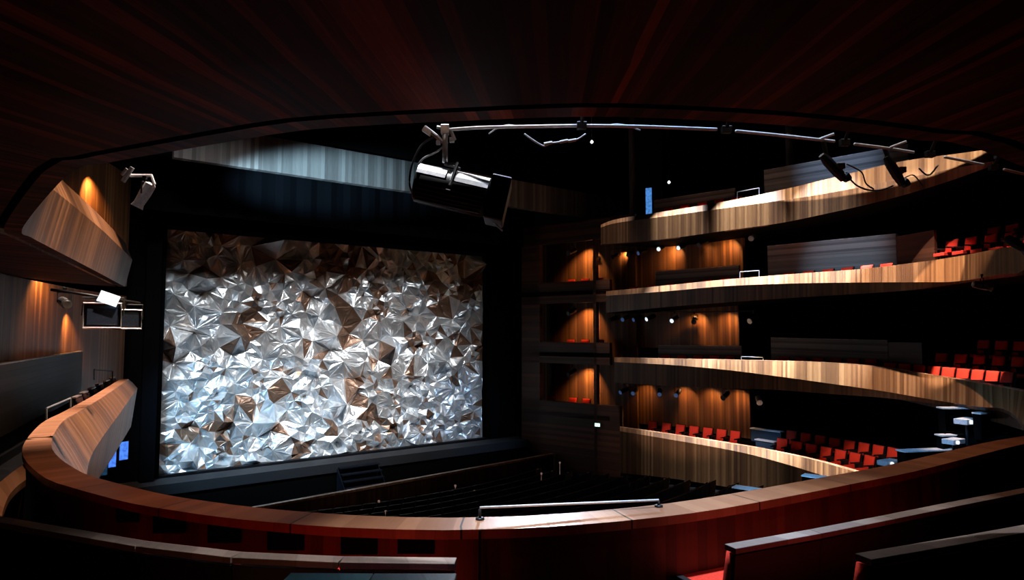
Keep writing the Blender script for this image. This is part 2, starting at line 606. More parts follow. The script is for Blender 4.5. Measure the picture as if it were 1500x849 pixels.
# plan polylines run stage -> rear here, so the void lies to their right: offset_poly(-d) moves into the void
t3_right = arm_rows(R_D, T3_CREST_PX, T3_CREASE_PX, T3_BOT_PX)
t3_poly = near + off + [r[0] for r in reversed(t3_right)]
t3_void = offset_poly(t3_poly, 0.28)
t3_rows = []
nn = len(near)
for i, p in enumerate(t3_poly):
    if i >= nn + len(off):
        r = t3_right[len(t3_right) - 1 - (i - nn - len(off))]
        t3_rows.append(r)
        continue
    k = min(1.0, i / 7.0)                # how far from the stage end of the left arm
    cap = 0.20 + 0.08 * k
    crease_off = 0.42 + 0.33 * k
    crease_dz = -0.26 - 0.80 * k
    bot_off = crease_off - 0.12 + 0.05 * k
    bot_dz = -1.30 + 0.04 * k
    row = [p.copy()]
    for d_, dz in ((cap, 0), (crease_off, crease_dz), (bot_off, bot_dz)):
        q = offset_poly(t3_poly, d_)[i]
        q.z = p.z + dz
        row.append(q)
    t3_rows.append(row)
T3 = spline_rows(t3_rows, 0.3)

# ------------------------------------------------------------------ our own tier: rail, floor
rail = thing('balcony_rail', 'long curved oak balcony rail sweeping across the foreground and round both sides', 'balcony rail', (0, 4.2, -2.25))
capth = 0.06


def lower(p, dz):
    return Vector((p.x, p.y, p.z + dz))


loop_sweep('cap', [[r[0], r[1], lower(r[1], -capth), lower(r[0], -capth)] for r in T3], M['oak_cap'], rail)
fr_rows = []
for r in T3:
    a = lower(r[1], -capth * 0.2)
    fr_rows.append([a, a.lerp(r[2], 0.5) + Vector((0, 0, 0.02)), r[2]])
sweep('upper_front', fr_rows, M['oak'], rail)
sweep('lower_front', [[r[2], r[2].lerp(r[3], 0.5), r[3]] for r in T3], M['oak'], rail)
back = []
for r in T3:
    d_ = (r[1] - r[0]); d_.z = 0; d_.normalize()
    a = r[0] + d_ * 0.03
    back.append([lower(a, -capth), lower(a, -0.9), Vector((a.x, a.y, min(r[3].z, a.z - 1.05)))])
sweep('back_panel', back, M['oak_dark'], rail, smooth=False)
under = [[r[3], Vector((b[2].x, b[2].y, r[3].z - 0.02))] for r, b in zip(T3, back)]
sweep('underside', under, M['black'], rail, smooth=False)
# end faces of the rail at both stage ends
for r, b, rev in ((T3[0], back[0], False), (T3[-1], back[-1], True)):
    q = [r[0], r[1], r[2], r[3], b[2]]
    o = link_mesh('end_panel', q, [tuple(range(5)) if not rev else tuple(range(4, -1, -1))], M['oak'], None, [(p.x + p.y, p.z) for p in q])
    wpart(o, rail)
# small recessed vents in the seat-side face of the rail
for (x0, x1, y0, y1) in ((172, 202, 737, 764), (226, 270, 753, 780), (306, 352, 765, 794), (393, 446, 776, 805), (500, 553, 783, 811), (583, 636, 788, 810)):
    pn = offset_poly(near, 0.02)
    cs = [onplan(pn, x0, y1), onplan(pn, x1, y1), onplan(pn, x1, y0), onplan(pn, x0, y0)]
    m = MB()
    n = (cs[1] - cs[0]).cross(cs[3] - cs[0]).normalized()
    if n.y > 0:
        n = -n
    ctr = sum(cs, Vector()) / 4
    inner = [ctr + (c - ctr) * 0.86 for c in cs]
    vs_ = [c + n * 0.012 for c in cs] + [c + n * 0.012 for c in inner] + [c - n * 0.03 for c in cs] + [c + n * 0.004 for c in inner]
    fs = []
    for j in range(4):
        k = (j + 1) % 4
        fs += [(j, k, 4 + k, 4 + j), (j, 8 + j, 8 + k, k), (4 + j, 4 + k, 12 + k, 12 + j)]
    fs.append((12, 13, 14, 15))
    wpart(m.add(vs_, fs).build('vent', M['black'], None), rail)

# stepped floor of our own tier
fl_rows = []
for r in back[::2]:
    pass
base_poly = [b[2] for b in back]
outs = [offset_poly(base_poly, -d_) for d_ in (0.0, 1.05, 1.05, 1.85, 1.85, 3.6)]
zs = [-2.2, -2.2, -2.05, -2.05, -1.85, -1.85]
fl_rows = []
for i in range(len(base_poly)):
    if i > len(base_poly) - 75:
        break
    fl_rows.append([Vector((o_[i].x, o_[i].y, z)) for o_, z in zip(outs, zs)])
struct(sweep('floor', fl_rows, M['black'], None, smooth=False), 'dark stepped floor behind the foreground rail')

# ------------------------------------------------------------------ the tier overhead (its underside is the ceiling above the camera)
CE = [(60, 270), (100, 255), (150, 240), (250, 222), (350, 205), (450, 190), (570, 182), (700, 176), (800, 172), (900, 171), (1050, 177), (1200, 188),
      (1350, 206), (1430, 217)]
def px_of(p):
    c, s_ = math.cos(PITCH), math.sin(PITCH)
    f = p.y * c + p.z * s_
    return 750 + F_PX * p.x / f, 424.5 - F_PX * (p.z * c - p.y * s_) / f


def interp(x, tab):
    tab = sorted(tab)
    if x <= tab[0][0]:
        return tab[0][1]
    for (xa, ya), (xb, yb) in zip(tab, tab[1:]):
        if x <= xb:
            return ya + (yb - ya) * (x - xa) / (xb - xa)
    (xa, ya), (xb, yb) = tab[-2:]
    return yb + (yb - ya) * (x - xb) / (xb - xa)


BOT_L = [(28, 325), (33, 336), (45, 347), (80, 366), (120, 386), (170, 413), (205, 431)]
CRE_L = [(-40, 145), (60, 234), (100, 272), (120, 290), (150, 319), (180, 351), (207, 385)]
pl2 = [p.copy() for p in near[:7]]
pl2 = [pl2[0] + (pl2[0] - pl2[1]).normalized() * 1.5] + pl2
b_line = offset_poly(pl2, -0.10)
t2_rows = []
for i in range(len(pl2)):
    if i == 7:
        continue
    row = []
    for d_, tabn, dz in ((-0.34, CRE_L, 0), (-0.12, CRE_L, 0), (0.06, CRE_L, -0.24), (-0.10, BOT_L, 0)):
        q = offset_poly(pl2, d_)[i]
        z = 2.0
        for _ in range(6):
            q.z = z
            x_, y_ = px_of(q)
            yt = interp(x_, tabn)
            r_ = ray(x_, yt)
            z = r_.z / r_.y * q.y
        q.z = min(z, 2.9) + dz
        row.append(q)
    row[0].z = row[1].z
    t2_rows.append(row)
ce_pts = [bp(x, y, 1.3) for x, y in CE[1:]]
ce_pts += [Vector((5.3, 6.0, 1.3)), Vector((7.5, 8.0, 1.3)), Vector((9.4, 10.6, 1.3))]
ce_in = [offset_poly(ce_pts, d_) for d_ in (-0.75, -0.5, -0.12)]
for i, p in enumerate(ce_pts):
    a, b, c = [x[i] for x in ce_in]
    t2_rows.append([Vector((a.x, a.y, 2.45)), Vector((b.x, b.y, 2.44)), Vector((c.x, c.y, 2.0)), p])
T2_CREST_PX = [(888, 427), (980, 418), (1060, 410), (1160, 402), (1260, 395), (1340, 386), (1400, 378), (1470, 367), (1500, 362)]
T2_CREASE_PX = [(888, 433), (980, 426), (1060, 419), (1160, 415), (1260, 413.5), (1340, 413), (1400, 412), (1470, 401), (1500, 395)]
T2_BOT_PX = [(888, 458), (980, 449), (1060, 443), (1160, 436), (1260, 430), (1340, 424), (1400, 415), (1470, 403), (1500, 397.5)]
T2_ARM = [Vector((a, b, 0)) for a, b in ((5.2, 34.9), (7.7, 31.6), (9.7, 28.8), (11.4, 26.2), (12.6, 23.8), (13.2, 21.5), (13.3, 19.0), (12.7, 16.5), (11.8, 14.2))]
T2_D = dense(T2_ARM, 0.8)
t2_right = arm_rows(T2_D, T2_CREST_PX, T2_CREASE_PX, T2_BOT_PX)
t2_rows += list(reversed(t2_right))
T2 = spline_rows(t2_rows, 0.3)
t2 = thing('balcony', 'oak balcony front of the tier overhead, curling from upper left to the right side', 'balcony', (0, 3.9, 1.2))
loop_sweep('cap', [[r[0], r[1], lower(r[1], -0.05), lower(r[0], -0.05)] for r in T2], M['oak_cap'], t2)
sweep('upper_front', [[r[1], r[1].lerp(r[2], 0.5), r[2]] for r in T2], M['oak'], t2)
sweep('lower_front', [[r[2], r[2].lerp(r[3], 0.5), r[3]] for r in T2], M['oak'], t2)
bot2 = [r[3] for r in T2]
lip = offset_poly(bot2, -0.16)
lip_in = offset_poly(bot2, -0.19)
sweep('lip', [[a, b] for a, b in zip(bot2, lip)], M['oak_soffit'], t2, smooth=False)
sweep('shadow_gap', [[a, lower(a, 0.07), lower(c, 0.07)] for a, c in zip(lip, offset_poly(bot2, -0.24))], M['black'], t2, smooth=False)
for r, rev in ((T2[0], False),):
    q = [r[0], r[1], r[2], r[3]]
    o = link_mesh('end_panel', q, [tuple(range(4))], M['oak'], None, [(p.x + p.y, p.z) for p in q])
    wpart(o, t2)
sof = []
s_lines = [offset_poly(bot2, -d_) for d_ in (0.23, 0.9, 1.8, 3.2, 5.0)]
for i in range(len(bot2)):
    sof.append([Vector((s[i].x, s[i].y, bot2[i].z + dz)) for s, dz in zip(s_lines, (0.0, 0.03, 0.1, 0.25, 0.45))])
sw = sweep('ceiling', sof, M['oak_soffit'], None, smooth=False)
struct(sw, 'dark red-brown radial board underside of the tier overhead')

# ------------------------------------------------------------------ top tier and lowest tier on the right
T1_CREST_PX = [(880, 331), (905, 322), (980, 310), (1060, 297), (1140, 281), (1200, 267), (1250, 255), (1300, 243), (1350, 234), (1400, 228), (1455, 221)]
T1_CREASE_PX = [(880, 333), (905, 326), (980, 316), (1060, 305), (1140, 294), (1200, 285), (1250, 276), (1300, 266), (1350, 256), (1400, 246), (1455, 236)]
T1_BOT_PX = [(880, 357), (905, 356), (980, 349), (1060, 338), (1140, 327), (1200, 315), (1250, 304), (1300, 292), (1350, 278), (1400, 262), (1455, 242)]


def right_tier(name, label, plan, cr, ck, cb, end=True):
    rows = arm_rows(plan, cr, ck, cb)
    R = spline_rows(rows, 0.3)
    t = thing(name, label, 'balcony', (R[0][3].x, R[0][3].y, R[0][3].z))
    loop_sweep('cap', [[r[0], r[1], lower(r[1], -0.05), lower(r[0], -0.05)] for r in R], M['oak_cap'], t)
    sweep('upper_front', [[r[1], r[1].lerp(r[2], 0.5), r[2]] for r in R], M['oak'], t)
    sweep('lower_front', [[r[2], r[2].lerp(r[3], 0.5), r[3]] for r in R], M['oak'], t)
    bk = [[r[0], Vector((r[0].x, r[0].y, r[3].z)), r[3]] for r in R]
    sweep('back_panel', bk, M['oak_dark'], t, smooth=False)
    for r, b in ((R[0], bk[0]), (R[-1], bk[-1])):
        q = [r[0], r[1], r[2], r[3], b[1]]
        o = link_mesh('end_panel', q, [tuple(range(5))], M['oak'], None, [(p.x + p.y, p.z) for p in q])
        wpart(o, t)
    return t, R


t1, T1 = right_tier('balcony', 'topmost oak balcony front at upper right, brightly lit along its top', T1_D, T1_CREST_PX, T1_CREASE_PX, T1_BOT_PX)
T4_CREST_PX = [(908, 624), (980, 634), (1060, 646), (1110, 654), (1180, 668), (1262, 690), (1330, 712)]
T4_CREASE_PX = [(908, 631), (980, 643), (1060, 657), (1110, 668), (1180, 688), (1262, 716), (1330, 745)]
T4_BOT_PX = [(908, 692), (980, 700), (1060, 712), (1110, 720), (1180, 732), (1262, 752), (1330, 775)]
T4_D = dense([Vector((a, b, 0)) for a, b in ((5.3, 34.3), (7.6, 31.9), (9.6, 29.6), (10.7, 28.1), (11.9, 26.2), (12.6, 23.9), (12.7, 21.5))], 0.8)
t4, T4 = right_tier('balcony', 'lowest oak balcony front at lower right above the stalls', T4_D, T4_CREST_PX, T4_CREASE_PX, T4_BOT_PX)


def tier_floor(rows, depth_step, zs_, label):
    ps = [r[3] for r in rows]
    lines = []
    for d_ in depth_step:
        lines.append(offset_poly(ps, d_))
    rws = []
    for i in range(len(ps)):
        rws.append([Vector((l[i].x, l[i].y, ps[i].z + dz)) for l, dz in zip(lines, zs_)])
    return struct(sweep('floor', rws, M['black'], None, smooth=False), label)


# right-arm rows run stage -> rear: outward is offset +d
T3R = list(reversed(T3[-72:]))
T2R = list(reversed(T2[-72:]))
steps = (0.0, 0.3, 1.5, 1.5, 2.5, 2.5, 3.6, 3.6, 0.0)
rise = (0.0, 0.30, 0.30, 0.72, 0.72, 1.14, 1.14, 0.0, 0.0)
tier_floor(T1, steps, rise, 'dark floor of the top right tier')
tier_floor(T2R, steps, rise, 'dark floor of the upper middle right tier')
tier_floor(T3R, steps, rise, 'dark floor of the lower middle right tier')
tier_floor(T4, steps, [z + (1.0 if 0 < k < 7 else 0) for k, z in enumerate(rise)], 'dark floor of the lowest right tier')

# ------------------------------------------------------------------ outer shell
WALL_R = [Vector((a, b, 0)) for a, b in ((8.6, 36.6), (11.4, 33.6), (13.6, 30.6), (15.6, 27.6), (17.2, 24.6), (18.2, 21.0), (18.4, 16.0), (17.5, 11.0), (15.0, 6.0), (11.0, 1.0))]
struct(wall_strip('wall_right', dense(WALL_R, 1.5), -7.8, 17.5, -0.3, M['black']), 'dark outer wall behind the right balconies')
WALL_L = [Vector((a, b, 0)) for a, b in ((-21.5, 27.5), (-18.5, 20.0), (-16.0, 14.0), (-13.0, 8.0), (-9.5, 2.0), (-5.0, -3.0))]
struct(wall_strip('wall_left', dense(WALL_L, 1.5), -7.8, 17.5, 0.3, M['oak_wall']), 'dark plank outer wall on the left')
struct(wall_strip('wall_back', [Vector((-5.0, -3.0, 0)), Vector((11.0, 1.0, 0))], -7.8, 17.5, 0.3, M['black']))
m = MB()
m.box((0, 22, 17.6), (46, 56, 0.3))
struct(m.build('ceiling', M['black']), 'black technical ceiling high over the hall')

# ------------------------------------------------------------------ stage, proscenium and foil curtain
CL, CR = bp(232, 695, -6.1), bp(706, 640, -6.1)
tdir = (CR - CL); CW = tdir.length; tdir.normalize()
ndir = Vector((tdir.y, -tdir.x, 0))          # towards the audience
UP = Vector((0, 0, 1))


def st(u, n_, z):
    p = CL + tdir * u + ndir * n_
    return Vector((p.x, p.y, z))


CH = 10.7
rnd = random.Random(11)
pts, hts = [], []


def addp(u, v, h):
    if 0.02 < u < CW - 0.02 and 0.02 < v < CH - 0.02:
        pts.append((u, v)); hts.append(h)


centres = []
tries = 0
while len(centres) < 66 and tries < 9000:
    tries += 1
    u, v = rnd.uniform(0.0, CW), rnd.uniform(0.2, CH - 0.2)
    small = v < 1.6 or rnd.random() < 0.3
    r = rnd.uniform(0.5, 0.9) if small else rnd.uniform(1.15, 2.1)
    if all((u - a) ** 2 + (v - b) ** 2 > (0.80 * (r + c)) ** 2 for a, b, c in centres):
        centres.append((u, v, r))
for u, v, r in centres:
    sgn = 1 if rnd.random() < 0.75 else -1
    addp(u, v, sgn * r * rnd.uniform(0.42, 0.75))
    k = rnd.randint(6, 9)
    a0 = rnd.uniform(0, 6.28)
    st_, an_ = rnd.uniform(1.0, 1.6), rnd.uniform(0, PI)
    for j in range(2 * k):
        a = a0 + PI * j / k + rnd.uniform(-0.16, 0.16)
        if j % 2:
            rr, h = r * rnd.uniform(0.85, 1.3), sgn * r * rnd.uniform(-0.08, 0.14)
        else:
            rr, h = r * rnd.uniform(0.42, 0.68), -sgn * r * rnd.uniform(0.04, 0.26)
        px_, py_ = rr * math.cos(a) * st_, rr * math.sin(a) / st_
        addp(u + px_ * math.cos(an_) - py_ * math.sin(an_), v + px_ * math.sin(an_) + py_ * math.cos(an_), h)
for _ in range(60):
    u, v = rnd.uniform(0, CW), rnd.uniform(0, CH)
    if all((u - a) ** 2 + (v - b) ** 2 > (1.02 * c) ** 2 for a, b, c in centres):
        addp(u, v, rnd.uniform(-0.25, 0.3))
for _ in range(80):
    addp(rnd.uniform(0, CW), rnd.uniform(0, 1.5), rnd.uniform(-0.1, 0.12))
nb = 44
for i in range(nb + 1):
    for v in (0.0, CH):
        pts.append((CW * i / nb, v)); hts.append(rnd.uniform(-0.06, 0.06))
for i in range(1, 24):
    for u in (0.0, CW):
        pts.append((u, CH * i / 24)); hts.append(rnd.uniform(-0.06, 0.06))
res = delaunay_2d_cdt([Vector(p) for p in pts], [], [], 0, 1e-4)
orig = res[3]
cv, cf = res[0], res[2]
verts = []
for i, p in enumerate(cv):
    h = hts[orig[i][0]] if orig[i] else 0.0
    verts.append(Vector((p.x, -h, p.y)))
faces = [tuple(f) for f in cf]
# break every facet into a fan of creases: a few low folds that run towards its corners
fv, ff, midx = list(verts), [], []


def crease(f, depth, mi):
    a, b, c = [fv[i] for i in f]
    area = (b - a).cross(c - a).length / 2
    if area < 0.025 or depth == 0:
        ff.append(tuple(f)); midx.append(mi)
        return
    w_ = [rnd.uniform(0.2, 1.0) for _ in range(3)]
    t_ = sum(w_)
    ce = (a * w_[0] + b * w_[1] + c * w_[2]) / t_
    k = len(fv)
    fv.append(ce + Vector((0, rnd.gauss(0, 0.05) * math.sqrt(area) * 1.6, 0)))
    for x_, y_ in ((f[0], f[1]), (f[1], f[2]), (f[2], f[0])):
        crease((x_, y_, k), depth - 1, mi)


for f in faces:
    a, b, c = [verts[i] for i in f]
    ce = (a + b + c) / 3
    x = rnd.random()
    warm = 0.5 + 0.5 * noise.noise(Vector((ce.x * 0.35, ce.z * 0.35, 3.1))) * 2
    hi = ce.z / CH
    cl = noise.noise(Vector((ce.x * 0.8 + 5, ce.z * 0.8, 7.7)))
    mi = (2 if x < 0.72 else 3) if cl > 0.33 - 0.12 * hi and x < 0.85 else 0 if x < 0.55 else 1 if x < 0.86 else 2 if x < 0.92 else 0
    crease(f, 4, mi)
cur = link_mesh('stage_curtain', fv, ff, None, None, None, False, [M['foil'], M['foil_cool'], M['foil_bronze'], M['foil_dark']], midx)
cur.location = (CL.x, CL.y, -6.1)
cur.rotation_euler = (0, 0, math.atan2(tdir.y, tdir.x))
tag(cur, 'huge silver crumpled-foil stage curtain filling the proscenium', 'curtain')

# proscenium: one black wall with the opening in it
PN = 0.75
o_pts = [(-0.1, -6.1), (CW + 0.1, -6.1), (CW + 0.1, 4.75), (-0.1, 4.75)]
e_pts = [(-8.0, -7.8), (CW + 3.4, -7.8), (CW + 3.4, 17.4), (-8.0, 17.4)]
vs_ = []
for n_ in (PN, PN - 0.5):
    vs_ += [st(u, n_, z) for u, z in o_pts] + [st(u, n_, z) for u, z in e_pts]
fs = []
for j in range(4):
    k = (j + 1) % 4
    fs += [(j, k, 4 + k, 4 + j), (8 + j, 12 + j, 12 + k, 8 + k), (j, 8 + j, 8 + k, k), (4 + j, 4 + k, 12 + k, 12 + j)]
o = link_mesh('wall_front', vs_, fs, M['black_blue'], None, [(p.x + p.y, p.z) for p in vs_])
struct(o, 'black proscenium wall around the foil curtain')
# dark masking leg standing at the left of the opening
m = MB()
m.add([st(-0.9, 1.3, -6.05), st(-0.35, 1.3, -6.05), st(-0.35, 0.8, -6.05), st(-0.9, 0.8, -6.05),
       st(-0.9, 1.3, 5.0), st(-0.35, 1.3, 5.0), st(-0.35, 0.8, 5.0), st(-0.9, 0.8, 5.0)],
      [(3, 2, 1, 0), (4, 5, 6, 7), (0, 1, 5, 4), (1, 2, 6, 5), (2, 3, 7, 6), (3, 0, 4, 7)])
tag(m.build('masking_leg', M['black_blue']), 'tall black masking leg at the left edge of the foil curtain', 'drape')
# black border added to shade the top of the curtain
m = MB()
nb_ = 60
vs_, fs = [], []
for k in range(nb_ + 1):
    u = -1.2 + (CW + 2.4) * k / nb_
    dn = 2.4 + 0.07 * math.sin(k * 1.9)
    vs_ += [st(u, dn, 5.0), st(u, dn, 9.0), st(u, dn - 0.1, 9.0), st(u, dn - 0.1, 5.0)]
for k in range(nb_):
    a = 4 * k
    for j in range(4):
        fs.append((a + j, a + (j + 1) % 4, a + 4 + (j + 1) % 4, a + 4 + j))
fs += [(0, 3, 2, 1), (4 * nb_, 4 * nb_ + 1, 4 * nb_ + 2, 4 * nb_ + 3)]
tag(m.add(vs_, fs).build('shade_border', M['black_blue']), 'added black border shading the top of the foil curtain', 'drape')
# stage floor with a shallow apron
m = MB()
m.add([st(-3.0, 2.1, -6.12), st(CW + 2.4, 2.1, -6.12), st(CW + 2.4, -1.0, -6.12), st(-3.0, -1.0, -6.12),
       st(-3.0, 2.1, -6.55), st(CW + 2.4, 2.1, -6.55), st(CW + 2.4, -1.0, -6.55), st(-3.0, -1.0, -6.55)],
      [(0, 1, 2, 3), (7, 6, 5, 4), (0, 4, 5, 1), (1, 5, 6, 2), (2, 6, 7, 3), (3, 7, 4, 0)])
struct(m.build('floor', M['stage']), 'dark stage floor and apron edge in front of the foil curtain')
m = MB()
m.add([st(-3.0, 2.0, -6.5), st(CW + 2.4, 2.0, -6.5), st(CW + 2.4, 1.8, -6.5), st(-3.0, 1.8, -6.5),
       st(-3.0, 2.0, -8.2), st(CW + 2.4, 2.0, -8.2), st(CW + 2.4, 1.8, -8.2), st(-3.0, 1.8, -8.2)],
      [(0, 1, 2, 3), (7, 6, 5, 4), (0, 4, 5, 1), (1, 5, 6, 2), (2, 6, 7, 3), (3, 7, 4, 0)])
struct(m.build('wall_pit', M['black']), 'black stage front wall above the orchestra pit')
# steps from the stage into the pit
sp_ = bp(535, 678, -6.12)
su = (sp_ - CL).dot(tdir)
stairs = thing('stage_steps', 'dark blue-grey portable steps leading down from the stage edge', 'steps', st(su, 2.1, -7.9), (0, 0, math.atan2(tdir.y, tdir.x)))
M['step'] = plain('step_carpet', (0.008, 0.010, 0.018), 0.9, spec=0.1)
for k in range(6):
    mm = MB().box((0, -0.15 - 0.28 * k, 1.55 - 0.27 * k), (2.0, 0.30, 0.06))
    mm.build('tread', M['step'], stairs)
for sx in (-1, 1):
    mm = MB()
    y0, y1 = 0.0, -1.7
    mm.add([(sx * 1.0, y0, 1.52), (sx * 1.0, y1, 0.0), (sx * 1.0, y0, 0.0), (sx * 1.05, y0, 1.52), (sx * 1.05, y1, 0.0), (sx * 1.05, y0, 0.0)],
           [(0, 1, 2), (5, 4, 3), (0, 3, 4, 1), (1, 4, 5, 2), (2, 5, 3, 0)])
    mm.build('side_board', M['step'], stairs)

# reflector band over the stage front
BN = 4.0
bl = [st(-12, BN, 0), st(CW + 14, BN, 0)]
BP_ = [((200, 200), (200, 218)), ((285, 168), (285, 228)), ((460, 203), (460, 258)), ((610, 235), (610, 284)), ((750, 267), (750, 307)), ((910, 296), (910, 322))]
rows = []
for a, b in BP_[2:]:
    p, q = onplan(bl, *a), onplan(bl, *b)
    rows.append([p, q])
ztop = sum(r[0].z for r in rows) / len(rows)
zbot = sum(r[1].z for r in rows) / len(rows)
u0 = (onplan(bl, 255, 220) - CL).dot(tdir)
u1 = (onplan(bl, 912, 310) - CL).dot(tdir)
rr_ = []
for k in range(25):
    u = u0 + (u1 - u0) * k / 24
    rr_.append([st(u, BN, ztop), st(u, BN, zbot), st(u, BN - 0.35, zbot), st(u, BN - 0.35, ztop)])
o = loop_sweep('ceiling_reflector', rr_, M['slat_v'], None)
tag(o, 'long pale vertical-slat reflector band hanging above the stage front', 'acoustic panel')
# dark bridge above it carrying the band to the ceiling
m = MB()
m.add([st(u0 - 1, BN - 0.4, zbot + 0.2), st(u1 + 1, BN - 0.4, zbot + 0.2), st(u1 + 1, BN - 0.9, zbot + 0.2), st(u0 - 1, BN - 0.9, zbot + 0.2),
       st(u0 - 1, BN - 0.4, 17.4), st(u1 + 1, BN - 0.4, 17.4), st(u1 + 1, BN - 0.9, 17.4), st(u0 - 1, BN - 0.9, 17.4)],
      [(3, 2, 1, 0), (4, 5, 6, 7), (0, 1, 5, 4), (1, 2, 6, 5), (2, 3, 7, 6), (3, 0, 4, 7)])
struct(m.build('wall_bridge', M['black']), 'black lighting bridge over the stage front')

# ------------------------------------------------------------------ boxes between proscenium and right balconies
BOX = [Vector((0.62, 38.4, 0)), Vector((5.25, 34.75, 0))]
BOX_IN = offset_poly(BOX, 1.7)


def strip_px(name, poly, x0, x1, ytop, ybot, thick, mat, label=None, out=1):
    """upright slab on a plan line given its picture extent at both ends"""
    a0, a1 = onplan(poly, x0, ytop[0]), onplan(poly, x1, ytop[1])
    b0, b1 = onplan(poly, x0, ybot[0]), onplan(poly, x1, ybot[1])
    zt, zb = (a0.z + a1.z) / 2, (b0.z + b1.z) / 2
    c = [Vector((a0.x, a0.y, zb)), Vector((a1.x, a1.y, zb)), Vector((a1.x, a1.y, zt)), Vector((a0.x, a0.y, zt))]
    o = panel(name, c, thick, mat)
    return o


for (x0, x1, yt, yb, lb) in ((764, 893, (417, 408), (446, 441), 'upper'), (764, 893, (502, 500), (533, 531), 'middle'),
                             (764, 908, (586, 592), (700, 720), 'lower'), (764, 893, (336, 318), (357, 353), 'top')):
    struct(strip_px('wall_right', BOX, x0, x1, yt, yb, 0.25, M['oak_wall']), 'dark plank parapet of the %s box beside the stage' % lb)
for (x0, x1) in ((764, 790), (868, 872)):
    struct(strip_px('trim_box', BOX, x0, x1, (336, 330), (700, 705), 0.3, M['oak_wall']), 'dark plank post beside the boxes')
struct(strip_px('wall_right', BOX_IN, 755, 930, (330, 318), (720, 720), 0.2, M['oak_alcove']), 'oak back wall of the boxes beside the stage')
for y in (412, 501, 589):
    a = onplan(BOX, 764, y)
    b = onplan(BOX, 893, y)
    z = (a.z + b.z) / 2 - 0.55
    c_, d_ = onplan(BOX_IN, 764, y), onplan(BOX_IN, 893, y)
    q = [Vector((p.x, p.y, z)) for p in (a, b, d_, c_)]
    q += [p - Vector((0, 0, 0.25)) for p in q]
    o = link_mesh('floor', q, [(0, 1, 2, 3), (7, 6, 5, 4), (0, 4, 5, 1), (1, 5, 6, 2), (2, 6, 7, 3), (3, 7, 4, 0)], M['black'])
    struct(o, 'dark floor of a box beside the stage')

# ------------------------------------------------------------------ alcove walls with warm light behind the right balcony fronts
ALC = offset_poly(R_D, 2.2)
alcs = [(892, 1088, 338, 392, 'behind the top balcony'), (897, 1082, 448, 482, 'behind the second balcony'), (905, 1098, 560, 600, 'behind the third balcony')]
for (x0, x1, y0, y1, lb) in alcs:
    xs = [x0 + (x1 - x0) * k / 8 for k in range(9)]
    rows = []
    zt = onplan(ALC, (x0 + x1) / 2, y0).z
    zb = onplan(ALC, (x0 + x1) / 2, y1).z
    for x in xs:
        p = onplan(ALC, x, (y0 + y1) / 2)
        rows.append([Vector((p.x, p.y, zt + 0.02)), Vector((p.x, p.y, zb - 1.0))])
    front = [r[0] for r in rows]
    bk = offset_poly(front, 0.2)
    full = [[r[0], r[1], Vector((b.x, b.y, r[1].z)), Vector((b.x, b.y, r[0].z))] for r, b in zip(rows, bk)]
    struct(loop_sweep('wall_right', full, M['oak_alcove']), 'oak wall lit warm ' + lb)


# ------------------------------------------------------------------ low slatted partitions on the right tiers
PART = offset_poly(R_D, 1.5)
PART1 = offset_poly(T1_D, 1.3)
parts_px = [(960, 1082, (398, 389), (424, 414), PART, 'narrow grey slatted partition behind the second balcony front'),
            (1124, 1312, (361, 343), (402, 394), PART, 'wide blue-grey slatted partition behind the second balcony front'),
            (964, 1086, (506, 507), (528, 530), PART, 'narrow grey slatted partition behind the third balcony front'),
            (1129, 1300, (495, 499), (530, 534), PART, 'wide grey slatted partition behind the third balcony front'),
            (958, 1076, (294, 276), (315, 300), PART1, 'narrow grey slatted partition behind the top balcony front'),
            (1119, 1330, (250, 212), (290, 250), PART1, 'wide blue slatted partition behind the top balcony front'),
            (762, 958, (408, 405), (418, 417), PART, None)]
for (x0, x1, yt, yb, poly, lb) in parts_px[:-1]:
    n_ = 7
    rows = []
    for k in range(n_ + 1):
        t = k / n_
        x = x0 + (x1 - x0) * t
        a = onplan(poly, x, yt[0] + (yt[1] - yt[0]) * t)
        b = onplan(poly, x, yb[0] + (yb[1] - yb[0]) * t)
        rows.append([a, Vector((a.x, a.y, b.z - 0.55))])
    bk = offset_poly([r[0] for r in rows], 0.12)
    full = [[r[0], r[1], Vector((b.x, b.y, r[1].z)), Vector((b.x, b.y, r[0].z))] for r, b in zip(rows, bk)]
    root = thing('slatted_partition', lb, 'partition', (rows[0][1].x, rows[0][1].y, rows[0][1].z))
    loop_sweep('slat_panel', full, M['slat'], root)
    top = [[lower(r[0], 0.03), lower(b, 0.03), b, r[0]] for r, b in zip(rows, bk)]
    loop_sweep('top_rail', top, M['cap_grey'], root)
# brown panel beside the wide partition of the second tier
for (x0, x1, yt, yb, lb) in ((1313, 1368, (342, 341), (394, 388), 'dark red-brown panel between grey slats and red seats on second tier'),
                             (1301, 1350, (500, 503), (538, 546), 'dark brown panel right of grey slats on third tier')):
    a, b = onplan(PART, x0, yt[0]), onplan(PART, x1, yt[1])
    c, d_ = onplan(PART, x1, yb[1]), onplan(PART, x0, yb[0])
    zt, zb = (a.z + b.z) / 2, (c.z + d_.z) / 2 - 0.5
    o = panel('wood_partition', [Vector((a.x, a.y, zb)), Vector((b.x, b.y, zb)), Vector((b.x, b.y, zt)), Vector((a.x, a.y, zt))], 0.12, M['oak_wall'])
    tag(o, lb, 'partition')

